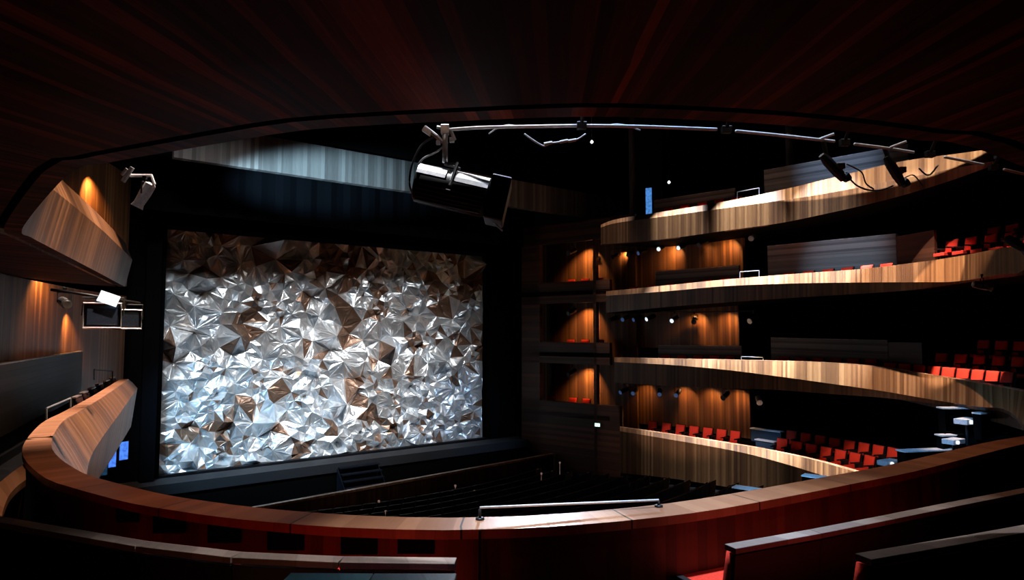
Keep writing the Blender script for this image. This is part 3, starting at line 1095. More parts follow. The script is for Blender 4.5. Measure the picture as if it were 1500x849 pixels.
# ------------------------------------------------------------------ seats
ORD = ['first', 'second', 'third', 'fourth', 'fifth', 'sixth', 'seventh', 'eighth', 'ninth', 'tenth', 'eleventh', 'twelfth', 'thirteenth', 'fourteenth',
       'fifteenth', 'sixteenth', 'seventeenth', 'eighteenth', 'nineteenth', 'twentieth', 'twenty-first', 'twenty-second', 'twenty-third', 'twenty-fourth',
       'twenty-fifth', 'twenty-sixth', 'twenty-seventh', 'twenty-eighth', 'twenty-ninth', 'thirtieth', 'thirty-first', 'thirty-second', 'thirty-third']


def seat_parts(root, fabric, shell, cap, wd=0.50, cap_m=None, cz=0.40):
    # local: +y is the way the sitter faces, z from the floor, back top at 0.95
    def rounded(x0, x1, zz0, zz1, y0, y1, lean, bulge):
        nx, nz = 6, 6
        vs_, fs = [], []
        for side in (0, 1):
            for i in range(nz + 1):
                for j in range(nx + 1):
                    u, v = j / nx, i / nz
                    x = x0 + (x1 - x0) * u
                    z = zz0 + (zz1 - zz0) * v
                    ed = min(1, 4 * u, 4 * (1 - u)) * min(1, 4 * v, 4 * (1 - v))
                    y = (y1 - 0.03 + bulge * ed if side == 0 else y0) - lean * v
                    vs_.append((x, y, z))
        k = (nx + 1) * (nz + 1)
        for i in range(nz):
            for j in range(nx):
                a = i * (nx + 1) + j
                fs.append((a + 1, a, a + nx + 1, a + nx + 2))
                fs.append((k + a, k + a + 1, k + a + nx + 2, k + a + nx + 1))
        bord = [j for j in range(nx)] + [i * (nx + 1) + nx for i in range(nz)] + [nz * (nx + 1) + j for j in range(nx, 0, -1)] + [i * (nx + 1) for i in range(nz, 0, -1)]
        for a, b in zip(bord, bord[1:] + bord[:1]):
            fs.append((a, b, k + b, k + a))
        return vs_, fs
    v, f = rounded(-wd / 2 + 0.01, wd / 2 - 0.01, 0.44, 0.93, -0.02, 0.07, 0.10, 0.035)
    MB().add(v, f).build('backrest', fabric, root, True)
    v, f = rounded(-wd / 2 - (0.028 if cap else 0), wd / 2 + (0.028 if cap else 0), 0.05, 0.94, -0.07, -0.015, 0.11, 0.0)
    MB().add(v, f).build('back_shell', shell, root)
    mm = MB()
    mm.box((0, 0.26, cz), (wd - 0.04, 0.44, 0.11))
    mm.build('cushion', fabric, root)
    for sx in (-1, 1):
        mm = MB()
        mm.box((sx * wd / 2, 0.2, cz + (0.05 if cap else 0.22)), (0.05, 0.42, 0.05))
        mm.box((sx * wd / 2, 0.12, 0.30), (0.035, 0.16, 0.6))
        mm.build('armrest', shell, root)
    if cap:
        mm = MB()
        mm.box((0, -0.135, 0.968), (wd + 0.055, 0.095, 0.034))
        mm.build('top_cap', cap_m or M['cap_grey'], root)


red_proto = None


def place_seat(loc, rz, label, group):
    global red_proto
    if red_proto is None:
        red_proto = thing('theatre_seat', label, 'seat', loc, (0, 0, rz), group)
        seat_parts(red_proto, M['red'], M['shell'], False)
        return red_proto
    return dup(red_proto, loc, (0, 0, rz), label, group)


def seat_row(plan, x0, y0, x1, y1, n, text, group, top=0.94):
    """n seats along a plan line; (x0,y0)-(x1,y1) is the picture line of their backrest tops"""
    for k in range(n):
        t = (k + 0.5) / n
        x, y = x0 + (x1 - x0) * t, y0 + (y1 - y0) * t
        p = onplan(plan, x, y)
        a = onplan(plan, x - 4, y)
        b = onplan(plan, x + 4, y)
        d_ = (b - a); d_.z = 0; d_.normalize()
        # void is to the left of stage->rear? facing = towards the void (right of travel)
        face = Vector((-d_.y, d_.x, 0))
        if face.dot(Vector((-1, 0.2, 0))) < 0:
            face = -face
        rz = math.atan2(face.y, face.x) - PI / 2
        place_seat((p.x, p.y, p.z - top), rz, 'red seat, %s from the stage end %s' % (ORD[k], text), group)


O7, O12, O17, O27 = offset_poly(R_D, 0.75), offset_poly(R_D, 1.2), offset_poly(R_D, 1.75), offset_poly(R_D, 2.75)
seat_row(O7, 1291, 530, 1482, 545, 9, 'in the third-tier glowing front row', 'spotlit seats behind the right rail')
seat_row(O7, 1133, 522, 1286, 526, 6, 'in the third-tier dim front row by slats', 'front row seats by the grey slats')
seat_row(O17, 1363, 516, 1530, 524, 6, 'of the second row on the third tier', 'second row seats on the third tier')
seat_row(O27, 1426, 497, 1530, 501, 4, 'of the back row on the third tier', 'back row seats on the third tier')
seat_row(O17, 1378, 352, 1520, 334, 5, 'of the second row on the second tier', 'second row seats on the second tier')
seat_row(O27, 1440, 334, 1520, 322, 3, 'of the back row on the second tier', 'back row seats on the second tier')
seat_row(O7, 912, 421, 1075, 404.5, 6, 'in the second-tier front row, narrow slats behind', 'hidden front row seats on the second tier')
seat_row(O7, 1140, 400, 1310, 384, 6, 'in the second-tier front row, wide slats behind', 'front row seats by the wide slats')
seat_row(O7, 962, 519.5, 1080, 521, 5, 'in the third-tier front row, narrow slats behind', 'hidden front row seats on the third tier')
seat_row(offset_poly(T1_D, 0.75), 965, 306, 1090, 285, 5, 'of the front row on the top tier', 'front row seats on the top tier')
T4O, T4O2 = offset_poly(T4_D, 0.75), offset_poly(T4_D, 1.75)
seat_row(T4O, 945, 616, 1086, 632, 7, 'of the spaced row on the lowest tier', 'spaced seats on the lowest tier')
seat_row(T4O, 1134, 640, 1282, 669, 7, 'in the lowest-tier front block row', 'front block seats on the lowest tier')
seat_row(T4O2, 1148, 629, 1316, 657, 8, 'in the lowest-tier second block row', 'second row block seats on the lowest tier')
# seats in the boxes beside the stage
for (y, lb, xs) in ((408, 'upper', (836, 856, 876)), (497, 'middle', (835, 856, 877)), (583, 'lower', (806, 838, 858))):
    pl = offset_poly(BOX, 0.75)
    for k, x in enumerate(xs):
        p = onplan(pl, x, y + 0.02 * k)
        d_ = (BOX[1] - BOX[0]).normalized()
        face = Vector((d_.y, -d_.x, 0))
        place_seat((p.x, p.y, onplan(pl, 850, y).z - 0.94), math.atan2(face.y, face.x) - PI / 2,
                   'red seat, %s from the stage in the %s box beside the stage' % (ORD[k], lb), 'seats in the %s box' % lb)

# foreground seats seen from behind
fg = None


def fg_seat(pa, pb, label, group, cap_z, cz=0.40):
    """seat whose top cap spans pa-pb"""
    global fg
    d_ = pb - pa
    wd = d_.length
    d_.normalize()
    face = Vector((-d_.y, d_.x, 0))
    c = (pa + pb) / 2
    rz = math.atan2(d_.y, d_.x)
    loc = c + face * 0.14
    r = thing('theatre_seat', label, 'seat', (loc.x, loc.y, cap_z - 0.985), (0, 0, rz), group)
    seat_parts(r, M['red'], M['shell'], True, wd - 0.06, None, cz)
    return r


def fg_row(px, z, group, texts):
    P = [bp(x, y, z) for x, y in px]
    for k in range(len(P) - 1):
        fg_seat(P[k], P[k + 1], texts % ORD[k], group, z, 0.56 if (k == 0 and px[0][0] == 1070) else 0.40)


fg_row([(-70, 748), (60, 771), (208, 796), (346, 812), (500, 819), (668, 821)], -1.2, 'foreground seats left of the aisle',
       'dark seat back with pale wood cap, %s from the left in the lower left row')
fg_row([(418, 845), (543, 846), (668, 846)], -1.0, 'nearest seats at the bottom left',
       'nearest seat back at the bottom edge, %s from the left, blue-lit cap')
fg_row([(1070, 800), (1195, 778), (1303, 757), (1392, 739), (1464, 725), (1540, 710)], -1.3, 'foreground seats right of the aisle',
       'dark seat back with wood cap, %s from the aisle in the lower right row')
fg_row([(1265, 815), (1430, 787), (1560, 763)], -1.1, 'nearest seats at the bottom right',
       'nearest seat back in the bottom right corner, %s from the aisle')
# seats along the left arm of our tier, backs just showing over the crest
LO = offset_poly(near, -0.55)
for k, (x, y) in enumerate(((122, 579), (132, 573), (143, 567), (153, 561), (163, 556), (171, 552))):
    p = onplan(LO, x, y, False)
    r_ = thing('theatre_seat', 'dark seat back showing over the left rail, %s from the steel frame' % ORD[k], 'seat', (p.x, p.y, p.z - 0.985), (0, 0, math.radians(-68)), 'seats along the left rail')
    seat_parts(r_, M['fabric_dark'], M['shell'], True, 0.5)

# ------------------------------------------------------------------ stalls: pit rail, raked floor, rows
PA, PB = bp(400, 736, -6.7), bp(797, 665, -6.7)
SC = st(CW / 2, 0, 0)
axis = Vector((ndir.x, ndir.y, 0))
side = Vector((tdir.x, tdir.y, 0))


def hs(lat, n_, z):
    p = SC + side * lat + axis * n_
    return Vector((p.x, p.y, z))


def stall_z(n_):
    return -7.75 + max(0.0, (n_ - 6.0)) * 0.085


q = [hs(-14, 4.6, stall_z(4.6)), hs(15, 4.6, stall_z(4.6)), hs(16, 30, stall_z(30)), hs(-14, 30, stall_z(30))]
q += [p - Vector((0, 0, 0.4)) for p in q]
struct(link_mesh('floor', q, [(0, 1, 2, 3), (7, 6, 5, 4), (0, 4, 5, 1), (1, 5, 6, 2), (2, 6, 7, 3), (3, 7, 4, 0)], M['black']), 'dark raked stalls floor')
q = [hs(-14, 1.9, -8.6), hs(15, 1.9, -8.6), hs(15, 4.8, -8.6), hs(-14, 4.8, -8.6)]
q += [p - Vector((0, 0, 0.3)) for p in q]
struct(link_mesh('floor', q, [(0, 1, 2, 3), (7, 6, 5, 4), (0, 4, 5, 1), (1, 5, 6, 2), (2, 6, 7, 3), (3, 7, 4, 0)], M['black']), 'black orchestra pit floor')
# pit rail
dpr = (PB - PA).normalized()
pr0, pr1 = PA - dpr * 5.0, PB + dpr * 0.6
nrm = Vector((dpr.y, -dpr.x, 0))
pit = thing('pit_rail', 'long straight brown wooden rail along the orchestra pit', 'rail', (PA.x, PA.y, -7.75))
rows = []
for k in range(21):
    p = pr0.lerp(pr1, k / 20)
    rows.append([p, p + nrm * 0.22, lower(p + nrm * 0.22, -0.1), lower(p, -0.1)])
loop_sweep('cap', rows, M['oak_cap'], pit)
rows = []
for k in range(21):
    p = lower(pr0.lerp(pr1, k / 20), -0.1) + nrm * 0.05
    rows.append([p, p + nrm * 0.1, lower(p + nrm * 0.1, -0.95), lower(p, -0.95)])
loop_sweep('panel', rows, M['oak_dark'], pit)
# stalls rows, concentric about the stage
st_proto = None
Rc = 9.0
for row in range(13):
    n0 = 7.9 + row * 1.0
    R_ = n0 + Rc
    cnt = 15 + row
    seat_i = 0
    halfw = 7.4 + 0.18 * row
    k0 = int(halfw / 0.56)
    for k in range(k0, -k0 - 1, -1):
        an = k * 0.56 / R_
        lat = R_ * math.sin(an)
        n_ = R_ * math.cos(an) - Rc
        z = stall_z(n_)
        p = hs(lat, n_, z)
        # what the picture can see beyond our own rail
        if lat < (-6.2 + 0.9 * row if row < 5 else -1.5 - 0.15 * row) or seat_i >= 32:
            continue
        face = (hs(0, -Rc, 0) - hs(lat, n_, 0)).normalized()
        rz = math.atan2(face.y, face.x) - PI / 2
        lab = 'black stalls seat, %s from the right in the %s row behind the pit rail' % (ORD[seat_i], ORD[row])
        seat_i += 1
        grp = 'dark stalls seats'
        if st_proto is None:
            st_proto = thing('stalls_seat', lab, 'seat', p, (0, 0, rz), grp)
            seat_parts(st_proto, M['fabric_dark'], M['shell'], False)
        else:
            dup(st_proto, p, (0, 0, rz), lab, grp)
    # row-end panel with a pale cap
    an = (k0 + 1) * 0.56 / R_
    lat, n_ = R_ * math.sin(an), R_ * math.cos(an) - Rc
    p = hs(lat, n_, stall_z(n_))
    face = (hs(0, -Rc, 0) - hs(lat, n_, 0)).normalized()
    r_ = thing('row_end_panel', 'dark row end with small pale top at the right end of the %s stalls row' % ORD[row], 'panel', p, (0, 0, math.atan2(face.y, face.x) - PI / 2), 'stalls row ends')
    mm = MB()
    mm.add([(-0.03, -0.25, 0), (0.03, -0.25, 0), (0.03, 0.45, 0), (-0.03, 0.45, 0), (-0.03, -0.35, 1.02), (0.03, -0.35, 1.02), (0.03, 0.25, 0.7), (-0.03, 0.25, 0.7)],
           [(3, 2, 1, 0), (4, 5, 6, 7), (0, 1, 5, 4), (1, 2, 6, 5), (2, 3, 7, 6), (3, 0, 4, 7)])
    mm.build('side_panel', M['oak_dark'], r_)
    MB().box((0.05, -0.2, 0.85), (0.06, 0.26, 0.16)).build('pale_plate', M['ledge'], r_)

# aisle lamps in the stalls
for k, (x, y) in enumerate(((667, 712), (695, 720), (636, 752), (675, 743), (555, 735), (565, 750), (820, 678), (793, 694))):
    p = bp(x, y, -6.65)
    mm = MB()
    mm.tube([p + Vector((0, 0, -0.035)), p + Vector((0, 0, 0.05)), p + Vector((0, 0, 0.07))], [0.03, 0.05, 0.03])
    mm.tube([p + Vector((0, 0, -0.8)), p + Vector((0, 0, -0.035))], 0.012)
    o = mm.build('aisle_lamp', M['bulb_dim'])
    tag(o, 'tiny dim aisle lamp in the dark stalls, %s counting from the pit rail' % ORD[k], 'lamp', 'aisle lamps in the stalls')

# ------------------------------------------------------------------ steel handrail over our rail
hr = thing('handrail', 'bright straight steel handrail on two black posts over the foreground rail', 'handrail', bp(835, 760, ZR))
va = offset_poly(near, 0.22)
A_, B_ = onplan(va, 703, 765), onplan(va, 965, 750)
A_.z = B_.z = ZR
hA = Vector((A_.x, A_.y, 0)); hA.z = onplan(va, 703, 743).z
hB = Vector((B_.x, B_.y, 0)); hB.z = onplan(va, 965, 732).z
wpart(MB().tube([hA, hA.lerp(hB, 0.5), hB], 0.008, 10).build('bar', M['white_metal'], None, True), hr)
for a, b in ((A_, hA), (B_, hB)):
    wpart(MB().tube([a, b - Vector((0, 0, 0.01))], 0.010, 8).build('post', M['lamp_black'], None, True), hr)
    wpart(MB().tube([a, a + Vector((0, 0, 0.012))], 0.03, 12).build('base_plate', M['lamp_black'], None, True), hr)
# dark strap down the seat-side face below each post
for x, y0, y1 in ((703, 776, 860),):
    p, q = onplan(near, x, y0), onplan(near, x, y1)
    q = Vector((p.x, p.y, q.z))
    wpart(MB().tube([p + Vector((0, -0.012, 0)), q + Vector((0, -0.012, 0))], 0.008, 6).build('seam_strip', M['black'], None), hr)

# pale curved ledge at the far left
inner = [(2, 760), (6, 742), (14, 724), (27, 710), (38, 702)]
outer = [(-30, 742), (-20, 722), (2, 704), (18, 691), (37, 678)]
rows = []
for a, b in zip(inner, outer):
    p, q = bp(a[0], a[1], -1.32), bp(b[0], b[1], -1.32)
    rows.append([p, q, lower(q, -0.06), lower(p, -0.06)])
o = loop_sweep('wooden_ledge', spline_rows(rows, 0.15), M['ledge'], None)
tag(o, 'pale curved wooden ledge at the far left behind the rail', 'ledge')
rows = []
for a, b in zip(inner, outer):
    p, q = bp(a[0], a[1], -1.32), bp(b[0], b[1], -1.32)
    c = p.lerp(q, 0.5)
    rows.append([lower(c, -0.075), lower(c, -1.0)])
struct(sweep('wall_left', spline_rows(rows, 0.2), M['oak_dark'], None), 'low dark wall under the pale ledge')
spot('house_spot', (-3.4, 9.0, 1.1), (-4.9, 6.0, -1.3), 30, 40, 0.9, (1, 0.72, 0.5), 0.05)

# ------------------------------------------------------------------ left side, behind the arms
LW = offset_poly(near, -2.6)
LWp = [LW[i] for i in range(5)]
lw = [Vector((p.x, p.y, 0)) for p in LWp]
lw = [Vector((-15.6, 26.2, 0)), Vector((-14.8, 22.0, 0))] + lw
# horizontal plank partition, left of our tier
rows = []
for p in [offset_poly(near, -1.6)[i] for i in range(6)]:
    rows.append([Vector((p.x, p.y, -0.62)), Vector((p.x, p.y, -2.1))])
rows = [[a + (rows[0][0] - rows[1][0]).normalized() * 5.5 for a in rows[0]]] + rows
bk = offset_poly([r[0] for r in rows], -0.12)
root = thing('slatted_partition', 'long dim plank partition behind the left arm of the foreground rail', 'partition', (rows[0][1].x, rows[0][1].y, -2.1))
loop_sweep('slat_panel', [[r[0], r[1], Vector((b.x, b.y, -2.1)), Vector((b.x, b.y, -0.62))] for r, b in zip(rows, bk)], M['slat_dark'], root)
loop_sweep('top_rail', [[lower(r[0], 0.03), lower(b, 0.03), b, r[0]] for r, b in zip(rows, bk)], M['cap_grey'], root)
# oak back wall seen between the two tiers on the left
rows = []
for p in lw:
    rows.append([Vector((p.x, p.y, 1.5)), Vector((p.x, p.y, -2.1))])
bk = offset_poly([r[0] for r in rows], -0.2)
struct(loop_sweep('wall_left', [[r[0], r[1], Vector((b.x, b.y, -2.1)), Vector((b.x, b.y, 1.5))] for r, b in zip(rows, bk)], M['oak_alcove']), 'oak back wall on the left, between the tiers')
# upper left back wall above the second tier
rows = []
for p in lw:
    rows.append([Vector((p.x, p.y, 6.4)), Vector((p.x, p.y, 1.9))])
bk = offset_poly([r[0] for r in rows], -0.2)
struct(loop_sweep('wall_left', [[r[0], r[1], Vector((b.x, b.y, 1.9)), Vector((b.x, b.y, 6.4))] for r, b in zip(rows, bk)], M['oak_alcove']), 'oak back wall on the left above the upper tier')


# ------------------------------------------------------------------ stage lights
def spotlight_parts(root, lens_mat, body_mat, length=0.42, rad=0.085, yoke=True, tilt=0.0):
    # local: beam along -y tipped down by tilt; hung from the yoke top at z = 0
    c = Vector((0, 0, -0.24))
    rx = Matrix.Rotation(tilt, 4, 'X')

    def tr(p):
        return rx @ Vector(p) + c
    mm = MB()
    mm.tube([tr((0, length * 0.5, 0)), tr((0, length * 0.42, 0)), tr((0, length * 0.1, 0)), tr((0, -length * 0.35, 0)), tr((0, -length * 0.5, 0))],
            [rad * 0.6, rad * 0.95, rad, rad * 0.85, rad * 1.08], 14)
    mm.build('body', body_mat, root, False)
    mm = MB()
    mm.tube([tr((0, -length * 0.5, 0)), tr((0, -length * 0.515, 0))], [rad * 0.9, rad * 0.8], 14)
    mm.build('lens', lens_mat, root)
    mm = MB()
    s = rad + 0.025
    mm.tube([(-s, 0, -0.24), (-s, 0, -0.06), (0, 0, -0.045), (s, 0, -0.06), (s, 0, -0.24)], 0.012, 6)
    mm.build('yoke', M['lamp_black'], root)
    mm = MB()
    mm.tube([(0, 0, -0.05), (0, 0, 0.02)], 0.02, 8)
    mm.box((0, 0, 0.02), (0.06, 0.05, 0.05))
    mm.build('clamp', M['lamp_black'], root)


def stage_light(p, rz, label, group, lens, scale=1.0, tilt=0.4, body=None):
    r = thing('stage_spotlight', label, 'spotlight', p, (0, 0, rz), group)
    r.scale = (scale,) * 3
    spotlight_parts(r, lens, body or M['lamp_black'], tilt=tilt)
    return r


def hang_bar(name, pts, label, r=0.025, mat=None):
    o = MB().tube(pts, r, 8).build(name, mat or M['lamp_black'], None, True)
    tag(o, label, 'pipe')
    return o


tiers = [
    ('under the top balcony', [(878, 372, 0), (903, 369, 0), (923, 366, 0), (941, 363, 1), (968, 357, 2), (998, 355, 2), (1030, 350, 0), (1103, 340, 3)]),
    ('under the second balcony', [(899, 461, 0), (916, 460, 1), (934, 460, 1), (953, 459, 2), (988, 461, 2), (1017, 462, 0), (1104, 460, 3)]),
    ('under the third balcony', [(914, 566, 1), (930, 567, 1), (966, 568, 1), (993, 569, 1), (1063, 572, 0), (1111, 578, 3)])]
LP = offset_poly(R_D, 1.5)
for lb, arr in tiers:
    bar = []
    for k, (x, y, kind) in enumerate(arr):
        p = onplan(LP, x, y - 4)
        bar.append(p + Vector((0, 0, 0.03)))
        stage_light(p, random.uniform(-0.6, 0.4) - 0.6, 'stage spotlight hanging %s, %s from the stage' % (lb, ORD[k]), 'spotlights ' + lb,
                    [M['lens'], M['lens_blue'], M['lens_glow'], M['steel']][kind], 1.45, 0.35, M['lamp_black'] if kind != 3 else M['steel'])
    hang_bar('lighting_bar', bar, 'thin black lighting bar ' + lb)
for k, (x, y, lb) in enumerate(((838, 358, 'upper'), (838, 446, 'middle'), (838, 535, 'lower'))):
    pl = offset_poly(BOX, 0.6)
    p = onplan(pl, x, y)
    stage_light(p, -0.9, 'dark spotlight hanging in the %s glowing box beside the stage' % lb, 'box spotlights', M['lens'], 1.6, 0.4)
    # warm lamp of each box
    q = onplan(offset_poly(BOX, 0.9), 858, y - 1)
    spot('box_lamp', (q.x, q.y, q.z - 0.05), onplan(offset_poly(BOX, 1.6), 862, y + 30), 520, 95, 0.9, WARM, 0.05)
# warm lamps washing the alcove walls
for (pts_, pw, zl) in (([(915, 352), (985, 346), (1030, 342), (1066, 340)], 190, min(r[3].z for r in T1[:40]) - 0.12), ([(1020, 453), (1066, 452)], 170, min(r[3].z for r in T2R[:40]) - 0.12), ([(945, 563), (1000, 566), (1040, 568), (1080, 569)], 130, min(r[3].z for r in T3R[:40]) - 0.12)):
    for x, y in pts_:
        p = onplan(offset_poly(R_D, 1.6), x, y)
        p.z = zl
        t_ = onplan(ALC, x + 2, y + 30)
        spot('alcove_lamp', p, t_, pw * (0.5 if x < 960 else 1.0), 110, 0.9, WARM, 0.05)
# left alcove lamps
lv = offset_poly(lw, 0.45)
for (x, y, dy, pw, sz_) in ((20, 402, 30, 330, 150), (62, 402, 30, 300, 150), (100, 452, 40, 420, 80), (133, 258, 45, 900, 100)):
    t_ = onplan(lw, x, y)
    q = t_ + Vector((0.55, -0.25, 0.0))
    spot('alcove_lamp', q, (t_.x, t_.y, t_.z - 0.9), pw, sz_, 0.9, WARM, 0.05)

# curved lighting pipe under the overhead tier, in short lengths
pipe_px = [[(655, 190), (700, 187), (760, 185.5), (846, 184)], [(858, 184), (900, 184.5), (960, 186), (1050, 189.5)], [(1078, 192), (1140, 198), (1222, 207)],
           [(1252, 211), (1300, 217), (1338, 223)], [(1384, 230), (1415, 236), (1440, 241)], [(1471, 248), (1500, 255), (1530, 262)]]
for k, seg in enumerate(pipe_px):
    P = [bp(x, y, 1.3) for x, y in seg]
    rows = spline_rows([[p] for p in P], 0.08)
    o = MB().tube([r[0] for r in rows], 0.011, 8).build('lighting_pipe', M['white_metal'], None, True)
    tag(o, 'pale curved lighting pipe under the overhead tier, %s length from the left' % ORD[k], 'pipe', 'lighting pipe lengths')
spot('house_spot', (1.0, 8.0, 6.0), (0.6, 3.95, 1.2), 160, 60, 1.0, (1, 0.97, 0.95), 0.05)

# couplers joining the pipe lengths and bolting it to the lip
for k, (x, y) in enumerate(((852, 184), (1064, 190), (1237, 209), (1362, 226), (1455, 245))):
    p = bp(x, y, 1.3)
    mm = MB()
    mm.box(p, (0.06, 0.04, 0.045))
    mm.tube([p, p + Vector((0, -0.08, 0.09))], 0.012, 8)
    o = mm.build('pipe_bracket', M['lamp_black'])
    tag(o, 'black bracket joining the curved lighting pipe, %s from the left' % ORD[k], 'bracket', 'pipe brackets')
# angled pale struts from pipe to lip
for k, (a, b) in enumerate((((1200, 204), (1222, 196)), ((1304, 216), (1328, 207)))):
    pa = bp(a[0], a[1], 1.305)
    pb = bp(b[0], b[1], 1.33)
    o = MB().tube([pa, pb], 0.010, 8).build('pipe_strut', M['white_metal'])
    tag(o, 'short pale strut holding the pipe above the %s hanging lamp' % ('left' if k == 0 else 'right'), 'strut')

# the large spotlight hanging at the left end of the pipe
YD = 4.15
ptop = bp(652, 190, 1.3)


def big(x, y, dy=0.0):
    return atY(x, y, ptop.y + dy)


bigl = thing('follow_spotlight', 'large silver-topped spotlight hanging from the left end of the lighting pipe', 'spotlight', ptop)
a0, a1 = big(609, 268), big(716, 292)
ax = (a1 - a0).normalized()
rad = 0.118
body = MB()
n_seg = 16
body.tube([a0 + ax * t * (a1 - a0).length for t in (0, 0.03, 0.97, 1.0)], [rad * 0.8, rad, rad, rad * 0.8], 20)
wpart(body.build('body', M['lamp_black'], None, True), bigl)
# bright upper housing shell: two half sleeves over the body
upv = ax.cross(Vector((0, 1, 0))).normalized()
if upv.z < 0:
    upv = -upv
sidev = ax.cross(upv).normalized()


def sleeve(t0, t1, w0, w1, r, name, mat):
    L_ = (a1 - a0).length
    vs_, fs = [], []
    nA = 10
    for t in (t0, t1):
        for rr in (r, r - 0.008):
            for k in range(nA + 1):
                an = w0 + (w1 - w0) * k / nA
                vs_.append(a0 + ax * (L_ * t) + upv * math.cos(an) * rr + sidev * math.sin(an) * rr)
    q = nA + 1
    for k in range(nA):
        fs += [(k, k + 1, 2 * q + k + 1, 2 * q + k), (q + k + 1, q + k, 3 * q + k, 3 * q + k + 1), (k, q + k, q + k + 1, k + 1), (2 * q + k, 2 * q + k + 1, 3 * q + k + 1, 3 * q + k)]
    fs += [(0, 2 * q, 3 * q, q), (nA, q + nA, 3 * q + nA, 2 * q + nA)]
    wpart(link_mesh(name, vs_, fs, mat), bigl)


sleeve(0.02, 0.40, -1.2, 1.2, rad + 0.012, 'rear_shell', M['steel'])
sleeve(0.47, 0.97, -1.25, 1.25, rad + 0.014, 'front_shell', M['white_metal'])
for k in range(6):
    t = 0.1 + 0.14 * k
    sl = []
# cooling ribs running along the lower body
for k in range(5):
    an = 1.75 + 0.22 * k
    for sg in (-1, 1):
        off_ = upv * math.cos(an) * (rad + 0.006) + sidev * math.sin(an) * (rad + 0.006) * sg
        wpart(MB().tube([a0 + off_ + ax * 0.03, a1 + off_ - ax * 0.03], 0.006, 6).build('cooling_rib', M['lamp_black'], None), bigl)
fc = a1 + ax * 0.06
mm = MB()
rot = Matrix((ax, sidev, upv)).transposed().to_4x4()
mm.box(fc, (0.12, 0.28, 0.28), rot)
wpart(mm.build('front_hood', M['lamp_black'], None), bigl)
wpart(MB().tube([big(652, 238), big(652, 225), big(652, 208), ptop], [0.018, 0.018, 0.018, 0.02], 10).build('drop_pole', M['steel'], None, True), bigl)
mm = MB()
for sg in (-1, 1):
    mm.tube([big(652, 240), (a0 + a1) / 2 + upv * (rad + 0.05) + sidev * sg * 0.06, (a0 + a1) / 2 + sidev * sg * (rad + 0.03)], 0.012, 6)
wpart(mm.build('yoke', M['lamp_black'], None), bigl)
mm = MB()
mm.box(ptop + Vector((0, 0, 0.0)), (0.05, 0.05, 0.06))
mm.box(big(626, 192), (0.06, 0.03, 0.035), Matrix.Rotation(0.6, 4, 'Y'))
mm.box(big(662, 205), (0.03, 0.03, 0.03))
mm.box(big(642, 209), (0.025, 0.025, 0.025))
mm.tube([big(622, 186), big(640, 200), big(648, 208)], 0.014, 8)
mm.tube([big(640, 186), big(660, 190), big(666, 205)], 0.012, 8)
wpart(mm.build('clamp', M['steel'], None), bigl)
wpart(MB().tube([big(700, 306), big(720, 322), big(736, 338)], 0.006, 6).build('lever', M['steel'], None), bigl)
cab = spline_rows([[big(*p)] for p in ((640, 198), (618, 212), (604, 240), (600, 268), (605, 285))], 0.02)
wpart(MB().tube([r[0] for r in cab], 0.007, 6).build('power_cable', M['cable'], None, True), bigl)
cab = spline_rows([[big(*p)] for p in ((656, 208), (640, 222), (620, 232), (614, 243), (630, 250), (640, 253))], 0.02)
wpart(MB().tube([r[0] for r in cab], 0.006, 6).build('control_cable', M['cable_pale'], None, True), bigl)

# cables slung from the pipe
for k, (pp, mt, rr, lb) in enumerate((
        (((768, 196), (782, 206), (797, 214), (806, 210), (830, 207), (846, 204), (858, 196)), 'cable_pale', 0.006, 'pale cable looped under the middle of the lighting pipe'),
        (((716, 196), (728, 188), (745, 183), (760, 186)), 'cable_pale', 0.005, 'short pale cable twisted over the pipe left of its middle'),
        (((885, 186), (900, 182), (918, 184), (938, 191)), 'cable_pale', 0.005, 'short pale cable twisted over the pipe right of its middle'),
        (((1232, 248), (1245, 262), (1256, 272), (1272, 278), (1290, 278), (1308, 272)), 'cable', 0.006, 'black cable looping between the two hanging lamps'),
        (((1240, 240), (1262, 252), (1268, 268), (1280, 277)), 'cable', 0.005, 'thin black cable beside the looped cable'),
        (((1322, 262), (1336, 256), (1344, 262), (1352, 272)), 'cable', 0.005, 'black cable drooping right of the right hanging lamp'),
        (((1346, 246), (1354, 254), (1362, 256), (1374, 242)), 'cable', 0.006, 'short black cable tangle near the pipe end'))):
    cz = [atY(x, y, bp(max(660, min(x, 1400)), 190 + max(0, x - 1000) * 0.09, 1.3).y + 0.02) for x, y in pp]
    rows = spline_rows([[p] for p in cz], 0.02)
    o = MB().tube([r[0] for r in rows], rr, 6).build('hanging_cable', M[mt], None, True)
    tag(o, lb, 'cable')
# small white connectors along the pale loop
for k, (x, y) in enumerate(((803, 210), (826, 207), (838, 206))):
    p = atY(x, y, 3.92)
    mm = MB().tube([p + Vector((-0.025, 0, -0.004)), p + Vector((0.025, 0, 0.006))], 0.010, 8)
    tag(mm.build('cable_connector', M['white_metal']), 'white connector on the pale looped cable, %s from the left' % ORD[k], 'connector', 'cable connectors')

